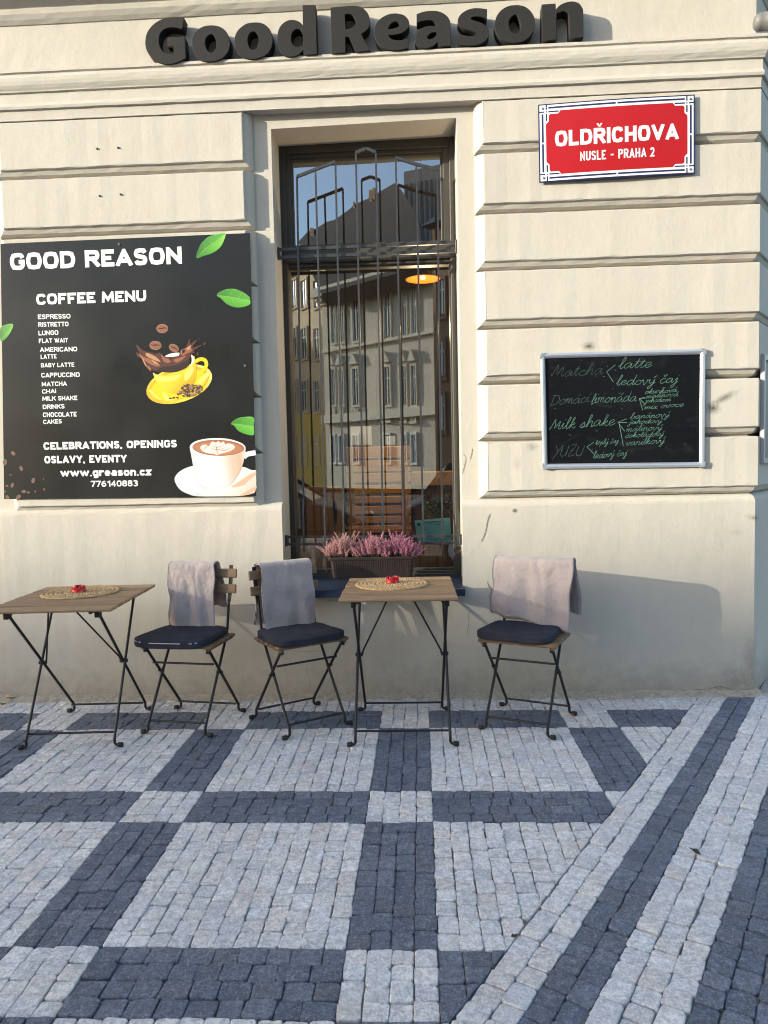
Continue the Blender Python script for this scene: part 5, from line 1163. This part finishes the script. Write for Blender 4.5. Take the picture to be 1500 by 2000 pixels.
def chair_pose(ctr, ang): return (ctr[0], ctr[1], .0), ang
CH = [((-1.191,-.415), math.radians(-9), 'slatted folding chair with navy cushion, beside the left table', 'A'),
      ((-.632,-.412), math.radians(35), 'slatted folding chair turned towards the table under the window', 'B'),
      ((.512,-.434), math.radians(-24), 'slatted folding chair alone by the bare plinth, back fully hidden by its blanket', 'C')]
proto = make_chair(); chairs = []
for i, (c, a, lab, k) in enumerate(CH):
    o = proto if i == 0 else copy_tree(proto)
    o.location = (c[0], c[1], .0); o.rotation_euler.z = a; tag(o, lab, 'chair', 'folding cafe chairs'); chairs.append(o)
def superell(w, d, n, e=5.0): 
    out = []
    for k in range(n):
        t = 2*PI*k/n; c, s = math.cos(t), math.sin(t); out.append((math.copysign(abs(c)**(2/e), c)*w/2, math.copysign(abs(s)**(2/e), s)*d/2))
    return out
def cushion(i, w, d, dx, dy, droop, rz, lab, sd):
    R = random.Random(sd); mb = MB(); n = 56; rings = []
    def pt(x, y, z, k):
        tx = 1-.10*(y/d)                                 # a little wider at the front
        X = x*tx+dx; Y = y+dy
        sag = 0
        if Y < -.165: sag = -droop*(((-.165-Y)/.06)**1.3)
        wv = .0025*math.sin(9*x+sd)*math.cos(7*y)+.004*mnoise.noise(Vector((x*14,y*14,sd)))+.0018*mnoise.noise(Vector((x*45,y*45,sd)))
        return Vector((X, Y, z+sag+wv))
    for sc, z in ((.92,.4472),(.975,.448),(.995,.452),(1.0,.459),(1.0,.466),(.995,.474),(.978,.480),(.93,.4835),(.7,.4855),(.4,.4845),(.08,.484)):
        rings.append([pt(x*sc, y*sc, z, k) for k, (x, y) in enumerate(superell(w, d, n))])
    mb.loft(rings, True)
    o = mb.build('seat_cushion', M['cushion'], None, True)
    mb = MB()                                            # seam piping
    P = [pt(x*1.002, y*1.002, .4765, k) for k, (x, y) in enumerate(superell(w*.992, d*.992, n))]; mb.tube(P+[P[0]], .0020, 6, False)
    sub(mb, 'piping', M['cushion'], o, True)
    if i == 0:                                           # the worn front edge shows pale lining
        for a, b in ((33,34),(35,37),(38,39),(41,43),(45,46),(47,48)):
            mb = MB(); mb.tube([P[k]+Vector((0,-.0006,.0006)) for k in range(a, b+1)], .0022, 6); sub(mb, 'scuff', gm('pale lining', (.45,.45,.45), .9), o)
    c = chairs[i]; o.location = c.location; o.rotation_euler.z = c.rotation_euler.z+rz; tag(o, lab, 'cushion', 'navy seat cushions'); return o
cushion(0, .385, .37, -.020, -.040, .012, -.03, 'navy seat cushion with worn pale front edge, on the chair beside the left table', 1)
cushion(1, .375, .345, -.012, -.030, .004, .02, 'navy seat cushion on the chair turned towards the window table', 2)
cushion(2, .362, .335, -.024, -.030, .003, -.01, 'navy seat cushion on the chair standing alone by the plinth', 3)
def blanket(i, x0, x1, fl, bl, sd, lab, skew=0, splay=0, bx=0, hem=0):
    R = random.Random(sd); NX, NS = 44, 70; top = .792
    def surf(u, s, off):                                 # u across 0..1, s along path 0..1
        L = fl+.06+bl; t = s*L; x = x0+(x1-x0)*u
        if t < fl: z = top-(fl-t); y = .143-.14*(top-z)-.004-off; side_ = 0; k = (fl-t)/fl
        elif t < fl+.06:
            a = (t-fl)/.06*PI; z = top+(.012+off)*math.sin(a); y = .139-off*math.cos(a)*1.0+(.060)*(1-math.cos(a))/2+(off if a > PI/2 else 0)*0; k = 0
        else: k = (t-fl-.06)/bl; z = top-k*bl; y = .199+off+.016*k+splay*k; x += bx*k
        x += skew*(fl-t)/fl*.5 if t < fl else 0
        f = .0085*math.sin(u*5.1*PI+sd)*min(1, k*1.4)+.006*math.sin(u*11+s*7+sd*2)*k+.0035*math.sin(u*5-s*23+sd)*max(0,math.sin(u*7+s*3+sd))+.003*math.sin(u*23+s*9+sd)*k+.0025*math.sin(s*30+u*6+sd)+.006*mnoise.noise(Vector((u*3.5,s*6,sd)))*min(1,k*2+.15)+.0030*mnoise.noise(Vector((u*10,s*15,sd+9)))+.0016*mnoise.noise(Vector((u*24,s*34,sd+5)))
        f += .010*math.exp(-((u-.62-.04*math.sin(s*9))/.035)**2)*(1-k*.5)*(.5 if t < fl else .2)
        sgn = -1 if t < fl+.03 else 1
        z += .006*math.sin(u*4+sd)*k+hem*(u-.5)*k+.004*math.sin(u*17+sd)*k
        x += .005*math.sin(s*16+sd)*(1 if u > .5 else -1)*abs(u-.5)*2
        return Vector((x, y+f*(1 if sgn > 0 else 1)*.9, z))
    o = None
    for layer, (off, su, eu, cut) in enumerate(((.009,0,1,0),(.0025,.012,.985,-.016))):
        mb = MB(); vs = []; fs = []; th = .004
        def path_pt(u, s, w):
            if layer: s = -.016+s*1.03 if False else s
            p = surf(su+(eu-su)*u, s, off+w)
            if layer: p.z -= .010*(1 if s < .1 else 0)*(1-s/.1 if s < .1 else 0)
            return p
        for w in (0, th):
            for a in range(NX+1):
                for b in range(NS+1): vs.append(path_pt(a/NX, b/NS, w))
        K = (NX+1)*(NS+1)
        for a in range(NX):
            for b in range(NS):
                q = (a*(NS+1)+b, a*(NS+1)+b+1, (a+1)*(NS+1)+b+1, (a+1)*(NS+1)+b); fs.append(q[::-1] if False else q); fs.append(tuple(K+j for j in q[::-1]))
        for a in range(NX):
            for b in (0, NS): p = a*(NS+1)+b; q = (a+1)*(NS+1)+b; fs.append((p, q, K+q, K+p))
        for b in range(NS):
            for a in (0, NX): p = a*(NS+1)+b; q = p+1; fs.append((p, q, K+q, K+p))
        mb.add(vs, fs)
        if o is None: o = mb.build('blanket', M['fabric'], None, True)
        else: sub(mb, 'inner_fold', M['fabric'], o, True)
    c = chairs[i]; o.location = c.location; o.rotation_euler.z = c.rotation_euler.z; tag(o, lab, 'blanket', 'mauve blankets over the chair backs'); return o
blanket(0, -.175, .085, .315, .22, 1, 'mauve blanket folded over the chair back beside the left table', .02, 0, .03)
blanket(1, -.145, .150, .330, .30, 4, 'mauve blanket with a rounded fold over the chair turned to the window table', -.01, 0)
blanket(2, -.205, .205, .300, .24, 7, 'wide mauve blanket draped loosely over the whole back of the lone chair', -.03, .02, .02, -.06)
def make_table(rootloc, rz, top, fx, fyF, fyB, lab, flip=1):
    """top = (x0,x1,y0,y1) of the table top, local"""
    root = empty('folding_table', rootloc, rz); tag(root, lab, 'table', 'folding cafe tables'); MT = M['black_metal']; ZT = .70
    x0, x1, y0, y1 = top; mb = MB(); n = 7; g = .014; w = (y1-y0-g*(n-1))/n
    for k in range(n): mb.bbox((x0+random.uniform(-.001,.001),y0+k*(w+g),ZT-.016),(x1+random.uniform(-.001,.001),y0+k*(w+g)+w,ZT+random.uniform(-.0008,.0008)), .005)
    sub(mb, 'tabletop', M['table_wood'], root)
    mb = MB()
    for xx in (fx-.03, -fx+.02): mb.box((xx,y0+.03,ZT-.030),(xx+.012,y1-.03,ZT-.0165))
    sub(mb, 'top_rail', MT, root)
    for s in (-1, 1):
        xa = s*fx; xb = s*(fx-.016)
        mb, mf = MB(), MB(); foot_leg(mb, mf, [(xa*.985,y1-.09,ZT-.028)], xa, fyF, s, .0068); leg = sub(mb, 'leg', MT, root); sub(mf, 'rubber_foot', M['rubber'], leg, True)
        mb, mf = MB(), MB(); foot_leg(mb, mf, [(xb*1.06,y0+.075,ZT-.028)], xb, fyB, s, .0068)
        mb.bbox((xb*1.06-.011,y0+.055,ZT-.052),(xb*1.06+.011,y0+.095,ZT-.020), .003)
        leg = sub(mb, 'leg', MT, root); sub(mf, 'rubber_foot', M['rubber'], leg, True)
        ka = (y1-.09-fyF)/(ZT-.073); kb = (fyB-y0-.075)/(ZT-.073); zq = (fyB-fyF)/(ka+kb)+.045; ym = fyF+ka*(zq-.045); mb = MB(); mb.tube([(xa+s*.01,ym,zq),(xb-s*.010,ym,zq)], .010, 8); mb.tube([(xb-s*.008,ym,zq),(xb-s*.012,ym-.002,zq+.02),(s*.055,y0+.16,ZT-.022)], .0045, 6); sub(mb, 'brace', MT, root)
    for y, z, xx in ((fyF+.025,.065,fx),(fyB-.035,.055,fx-.016)):
        mb = MB(); mb.tube([(-xx,y,z),(xx,y,z)], .0055, 8); sub(mb, 'stretcher', MT, root)
    return root
make_table((-.108,-.50,0), math.radians(.8), (-.279,.265,-.290,.352), .220, -.252, .252, 'slatted folding table in front of the planter under the window')
make_table((-1.692,-.495,0), math.radians(3.5), (-.284,.290,-.462,.215), .208, -.265, .265, 'slatted folding table standing at the left end of the row')
def placemat(px, py, lab, rz):
    c = Gd(px, py, .70); mb = MB(); NR, NT = 54, 200; Rm = .186; rings = []; braid = 9.0
    for i in range(NR+1):
        r = Rm*i/NR if i else .002; rg = []
        ph = (r/Rm*braid) % 1.0; row = int(r/Rm*braid)
        for k in range(NT):
            t = 2*PI*k/NT; h = .0055*abs(math.sin(PI*ph))+.0034*math.sin(t*(10+row*8)+PI*2*ph*(1 if row % 2 else -1))*math.sin(PI*ph)
            e = 1+(.010*math.sin(t*40) if i == NR else 0)+.012*math.sin(2*t+rz)
            rg.append(Vector((r*e*math.cos(t), r*e*math.sin(t), .0035+h if i < NR else .0008)))
        rings.append(rg)
    mb.loft(rings, True); o = mb.build('placemat', M['jute'], None, True); o.location = c+Vector((0,0,.0002)); o.rotation_euler.z = rz; tag(o, lab, 'placemat', 'round braided placemats'); return o
placemat(158, 1158, 'round braided jute placemat on the left table', .4); placemat(765, 1142, 'round braided jute placemat on the table under the window', 1.9)
def ashtray(px, py, lab, rz):
    c = Gd(px, py, .706); mb = MB(); n = 48; R0, H = .033, .034; rings = []
    def notch(t): return any(abs((t-a+PI) % (2*PI)-PI) < .16 for a in (.5, 2.6, 4.7))
    for r, z, nt_ in ((.028,0,0),(.033,.001,0),(.0345,.006,0),(R0,H*.5,0),(R0,H-.003,1),(R0-.001,H,1),(R0-.005,H,1),(R0-.006,H-.003,1),(R0-.007,.008,0),(.020,.006,0),(.002,.006,0)):
        rings.append([Vector((r*math.cos(t), r*math.sin(t), z-(.010 if nt_ and notch(t) else 0))) for t in (2*PI*k/n for k in range(n))])
    mb.loft(rings, True); o = mb.build('ashtray', M['ashtray'], None, False); o.location = c; o.rotation_euler.z = rz; tag(o, lab, 'ashtray', 'red ashtrays'); return o
ashtray(154, 1157, 'small red notched ashtray on the left table', .3); ashtray(767, 1139, 'small red notched ashtray on the table under the window', 1.3)
# ------------------------------------------------------------------ planter with heather
pz1 = W(730,1087,-.06).z; pz0 = W(730,1129,-.06).z+.002; px0 = W(641,1090,-.06).x; px1 = W(812,1090,-.06).x
PL = empty('flower_box', ((px0+px1)/2, .0, pz0)); tag(PL, 'dark brown ribbed plastic flower box on the window sill', 'planter')
mb = MB(); hw, hd = (px1-px0)/2, .082; H = pz1-pz0; rings = []
def rrect(w, d, r=.02, n=6):
    out = []
    for sx, sy, a0 in ((1,-1,-PI/2),(1,1,0),(-1,1,PI/2),(-1,-1,PI)):
        for k in range(n+1): a = a0+PI/2*k/n; out.append((sx*(w-r)+r*math.cos(a), sy*(d-r)+r*math.sin(a)))
    return out
for s, z in ((.90,0),(.915,.004),(.955,H-.022),(.957,H-.018),(1.0,H-.016),(1.012,H-.004),(1.005,H),(.97,H),(.955,H-.010),(.93,H-.018)):
    rings.append([Vector((x*s if False else x-(1-s)*hw*math.copysign(1,x), y-(1-s)*hw*.55*math.copysign(1,y), z)) for x, y in rrect(hw, hd)])
mb.loft(rings, True)
for k in range(34):                                      # shallow ribs on the front
    x = -hw*.86+2*hw*.86*k/33; mb.tube([(x,-hd+.0235*.55,.012),(x*1.02,-hd+.010*.55,H-.026)], .0022, 5)
mb.build('box', M['planter'], PL)
mb = MB(); mb.add([Vector((x*.93,y*.86,H-.016)) for x, y in rrect(hw, hd)], [tuple(range(28))]); mb.build('soil', M['soil'], PL)
for i, (fx_, col, c2, n, sd) in enumerate(((-.155,(.55,.25,.25),(.40,.19,.17),230,1),(.0,(.56,.21,.27),(.42,.16,.19),230,2),(.15,(.52,.15,.26),(.38,.10,.18),230,3))):
    R = random.Random(sd); sp, sp2, fo = MB(), MB(), MB()
    def floret(mb, p, s):
        vs = [p+Vector(d)*s for d in ((1,0,0),(-1,0,0),(0,1,0),(0,-1,0),(0,0,1.5),(0,0,-1))]; mb.add(vs, [(0,2,4),(2,1,4),(1,3,4),(3,0,4),(2,0,5),(1,2,5),(3,1,5),(0,3,5)])
    for k in range(n):
        bx, by = R.gauss(0,.055), R.uniform(-.065,.055); bx = max(-.082, min(.082, bx)); b = Vector((bx, by, H-.02)); h = R.uniform(.075,.130)*(1.10-.4*abs(bx)/.1)
        if R.random() < .10: h *= 1.28
        d = Vector((bx*2.2+R.gauss(0,.16), (by+.02)*2.5+R.gauss(0,.18)-.10, 1)).normalized(); bend = Vector((R.gauss(0,.02), R.gauss(0,.02), -.004))
        pts = [b+d*h*t+bend*t*t for t in (0,.35,.7,1)]; fo.tube(pts, [.0016,.0014,.001,.0006], 4)
        for j in range(5):
            t = R.uniform(.02,.4); q = b+d*h*t; dd = Vector((R.gauss(0,1),R.gauss(0,1),R.uniform(.2,1))).normalized(); sd_ = dd.cross(Vector((0,0,1))).normalized()*.0012; l = R.uniform(.008,.016)
            fo.add([q-sd_, q+sd_, q+dd*l], [(0,1,2)])
        m_ = int(h/.0017)
        for j in range(m_):
            t = .34+.66*j/m_; q = b+d*h*t+bend*t*t; a = j*2.4+R.uniform(-.4,.4); rr = .0062*(1.12-t*.85)+.0008
            floret(sp if R.random() < .68 else sp2, q+Vector((math.cos(a)*rr, math.sin(a)*rr, R.uniform(-.001,.001))), R.uniform(.0012,.0023)*(1.25-t*.45))
    if i == 2:                                           # one long spray leaning out over the end
        b = Vector((.07,-.03,H-.02)); d = Vector((.070,-.02,.055))
        for j in range(60):
            t = j/60; q = b+d*t*1.05; a = j*2.4; floret(sp, q+Vector((0, math.cos(a)*.004, math.sin(a)*.004)), .0028*(1.2-t*.6))
    lab = ('dusty pink and straw coloured heather at the left end of the flower box','pink heather in the middle of the flower box','deep magenta heather at the right end of the flower box')[i]
    hr = empty('heather', (PL.location.x+fx_, PL.location.y, PL.location.z)); tag(hr, lab, 'flower', 'heather plants in the flower box')
    sp.build('blossom', gm('heather bloom %d' % i, col, .8, .25), hr); sp2.build('faded_blossom', gm('heather faded %d' % i, tuple(q*.55+.12 for q in c2), .8, .25), hr)
    fo.build('foliage', gm('heather green', (.055,.065,.028), .8, .4), hr)
# ------------------------------------------------------------------ things behind the glass
PA = empty('pallet_crate', (-.2,.62,.9)); tag(PA, 'tall orange pine slatted crate standing behind the window pane', 'crate')
def ppart(mb, n, m, root=PA): o = mb.build(n, m); o.parent = root; o.matrix_parent_inverse = Matrix.Translation(root.location).inverted(); return o
YPA = .95; xa, xb = W(677,950,YPA).x, W(802,950,YPA).x
ys = [(872,895),(899,921),(924,942),(947,965),(969,983),(988,1004),(1008,1022),(1026,1040)]
for a, b in ys:
    mb = MB(); z1, z0 = W(740,a,YPA).z, W(740,b,YPA).z; mb.bbox((xa,YPA,z0),(xb,YPA+.02,z1), .004); ppart(mb, 'slat', M['pallet_wood'])
zt0, zt1 = W(740,1085,YPA).z-.2, W(740,872,YPA).z
for x in (xa+.012, xb-.055):
    mb = MB(); mb.bbox((x,YPA-.014,zt0),(x+.042,YPA-.001,zt1), .003); ppart(mb, 'upright', M['box_wood'])
mb = MB(); mb.bbox((xa,YPA+.021,zt0),(xa+.02,YPA+.3,zt1), .003); mb.bbox((xb-.02,YPA+.021,zt0),(xb,YPA+.3,zt1), .003); ppart(mb, 'side', M['dark_wood'])
WB = empty('wooden_box', (-.55,.6,.8)); tag(WB, 'brown wooden box with a dark oval hand hole, inside left of the crate', 'box')
x0, x1 = W(598,1000,.90).x, W(668,1000,.90).x; z1, z0 = W(630,950,.90).z, .35
mb = MB(); n = 5
for k in range(n): mb.bbox((x0+(x1-x0)*k/n+.001,.90,z0),(x0+(x1-x0)*(k+1)/n-.001,.915,z1), .002)
mb.bbox((x0,.916,z0),(x1,1.10,z1-.004), .004); ppart(mb, 'body', M['box_wood'], WB)
mb = MB(); c = W(655,1000,.896); mb.prism([(c.x+.013*math.cos(t), c.z+.085*(1 if math.sin(t) > 0 else 1)*math.sin(t)) for t in (2*PI*k/20 for k in range(20))], lambda u,v,d: Vector((u,d,v)), .899, .8975); ppart(mb, 'hand_hole', M['black'], WB)
CT = empty('counter', (.3,1.1,.7)); tag(CT, 'dim orange brown wooden counter behind the window on the right', 'counter')
a, b = W(803,922,1.0), W(900,948,1.0)
mb = MB(); mb.bbox((a.x,1.0,b.z),(b.x+.6,1.5,a.z), .006); ppart(mb, 'top', M['box_wood'], CT)
mb = MB(); mb.box((a.x+.02,1.03,.05),(b.x+.55,1.45,b.z-.001)); ppart(mb, 'body', M['dark_wood'], CT)
LWD = empty('wood_panelling', (-.3,.46,.5)); tag(LWD, 'vertical brown boards low behind the pane and flower box', 'panelling')
mb = MB(); x = XL+.02; k = 0
while x < XR-.05:
    w = random.uniform(.06,.11); mb.bbox((x,.46+random.uniform(0,.008),.3),(x+w-.004,.48,W(700,1066,.46).z), .002); x += w
ppart(mb, 'boards', M['box_wood'], LWD)
PT = empty('pillar', (-.22,1.6,1.5)); tag(PT, 'dark square post inside the cafe behind the crate', 'post')
a, b = W(714,700,1.5), W(734,700,1.5); mb = MB(); mb.bbox((a.x,1.5,.0),(b.x,1.6,W(724,640,1.5).z), .006); ppart(mb, 'shaft', M['black'], PT)
for i, (q, lab) in enumerate((((684,833,726,869),'white square panel inside behind the crate top'),((752,852,772,870),'small pale card inside right of the dark post'))):
    a, b = W(q[0],q[1],1.30), W(q[2],q[3],1.30); mb = MB(); mb.bbox((a.x,1.30,b.z),(b.x,1.315,a.z), .003); o = mb.build('paper_box' if i == 0 else 'card', gm('white card', (.42,.46,.52))); tag(o, lab, 'card')
# notice on the glass
a = [W(810,1016,.325), W(879,1011,.325), W(882,1058,.325), W(815,1060,.325)]
NT_ = empty('paper_notice', tuple(sum(a, Vector())/4)); tag(NT_, 'pale teal printed notice stuck inside the lower right of the pane', 'notice')
A9 = Art(YG+.004, .08, 800, 980, NT_)
b = [W(809.5,1016.5,YG+.004), W(879,1011,YG+.004), W(882.5,1059,YG+.004), W(816,1059,YG+.004)]
mb = MB(); mb.prism([(v.x, v.z) for v in b], lambda u,v,d: Vector((u,d,v)), YG+.0048, YG+.004); A9.done(mb, 'sheet', M['paper'])
mb = MB()
for x0_, x1_, y, w in ((320,690,500,24),(710,840,480,20),(630,740,555,14),(470,560,553,12),(350,510,640,10),(340,500,690,16),(430,550,755,12),(200,225,752,14),(490,640,915,10),(800,950,890,8),(800,950,925,8)):
    x = x0_
    while x < x1_: 
        l = random.uniform(12,40); A9.ribbon(mb, [(x,y-(x-x0_)*.03),(min(x+l,x1_),y-(min(x+l,x1_)-x0_)*.03)], w, .0006, 1, False); x += l+8
A9.poly(mb, [(188,520),(250,515),(252,583),(190,588)], .0006, False)
A9.done(mb, 'printing', M['ink'])
# pendant lamp
pl = W(826,545,.80); LP = empty('pendant_lamp', tuple(pl)); LPT = bpy.data.lights.new('lamp_light', 'POINT'); LPT.energy = 11; LPT.color = (1,.72,.42); LPT.shadow_soft_size = .03; tag(LP, 'flat orange pendant lamp shade glowing behind the upper pane', 'lamp')
mb = MB(); rr = W(860,545,.80).x-pl.x; rings = []
for r, z in ((.012,.03),(.02,.028),(rr*.55,.016),(rr,.0),(rr*.99,-.003),(rr*.55,.010),(.02,.020),(.008,.018)): rings.append([Vector((r*math.cos(t), r*math.sin(t), z)) for t in (2*PI*k/40 for k in range(40))])
mb.loft(rings, True); o = mb.build('shade', M.setdefault('shade', emis('lit orange shade', (.55,.13,.006), .10)), LP, True)
mb = MB(); mb.tube([(0,0,.05),(0,0,.9)], .004, 6); mb.build('cord', M['black'], LP)
mb = MB(); mb.tube([(0,0,.022),(0,0,.012),(0,0,.003),(0,0,-.002)], [.010,.016,.015,.006], 12); lo_ = bpy.data.objects.new('lamp_light', LPT); COL.objects.link(lo_); lo_.parent = LP; lo_.location = (0,.02,-.32); mb.build('bulb', M.setdefault('bulb', emis('lit bulb', (1,.82,.55), 1.2)), LP, True)
# houseplant
hp = W(858,992,.50); HP = empty('houseplant', (hp.x,.50,hp.z-.12)); tag(HP, 'bushy green houseplant behind the pane above the teal notice', 'plant')
mb = MB(); R = random.Random(9)
for k in range(150):
    p = Vector((R.gauss(0,.05), R.gauss(0,.04), .12+R.gauss(0,.045))); d = Vector((R.gauss(0,1),R.gauss(0,1),R.gauss(.2,.8))).normalized(); s = d.cross(Vector((0,0,1))).normalized()*.010; l = R.uniform(.02,.05)
    mb.add([p, p+d*l*.5+s, p+d*l, p+d*l*.5-s], [(0,1,2,3)])
mb.build('foliage', M['leaf'], HP)
mb = MB(); mb.tube([(0,0,-.10),(0,0,-.09),(0,0,.02),(0,0,.03)], [.04,.045,.06,.06], 16); mb.build('pot', gm('terracotta', (.30,.12,.06), .8), HP)
# dry leaves and scraps on the ground
def dry_leaf(px, py, s, col, lab, rz):
    c = Gd(px, py, .006); mb = MB(); P = [(0,-1),(.35,-.6),(.5,0),(.3,.6),(0,1.1),(-.35,.55),(-.5,0),(-.3,-.6)]; R = random.Random(int(px))
    vs = [Vector((x*s, y*s, .002+R.uniform(0,s*.6))) for x, y in P]+[Vector((0,0,.002))]; mb.add(vs, [(k,(k+1) % 8,8) for k in range(8)])
    mb.add([v+Vector((0,0,-.0012)) for v in vs], [((k+1) % 8,k,8) for k in range(8)])
    o = mb.build('dry_leaf', gm('dry leaf %d' % int(px), col, .8, .3)); o.location = c; o.rotation_euler.z = rz; tag(o, lab, 'leaf')
dry_leaf(6, 1378, .035, (.33,.22,.10), 'curled tan leaf at the wall foot in the left corner', .4); dry_leaf(20, 1366, .03, (.42,.31,.17), 'pale dry leaf lying against the wall beside the plinth edge', 1.4)
dry_leaf(1358, 1666, .02, (.045,.04,.035), 'dark shrivelled leaf on the pale setts of the diagonal band', .8); dry_leaf(241, 1414, .018, (.10,.085,.06), 'brown scrap on the dark setts behind the left table leg', .2)
dry_leaf(1006, 1829, .012, (.07,.045,.03), 'tiny brown crumb at the edge of the diagonal band', 2)
dry_leaf(1118, 1398, .01, (.25,.09,.06), 'tiny reddish crumb by the lone chair back foot', 1)
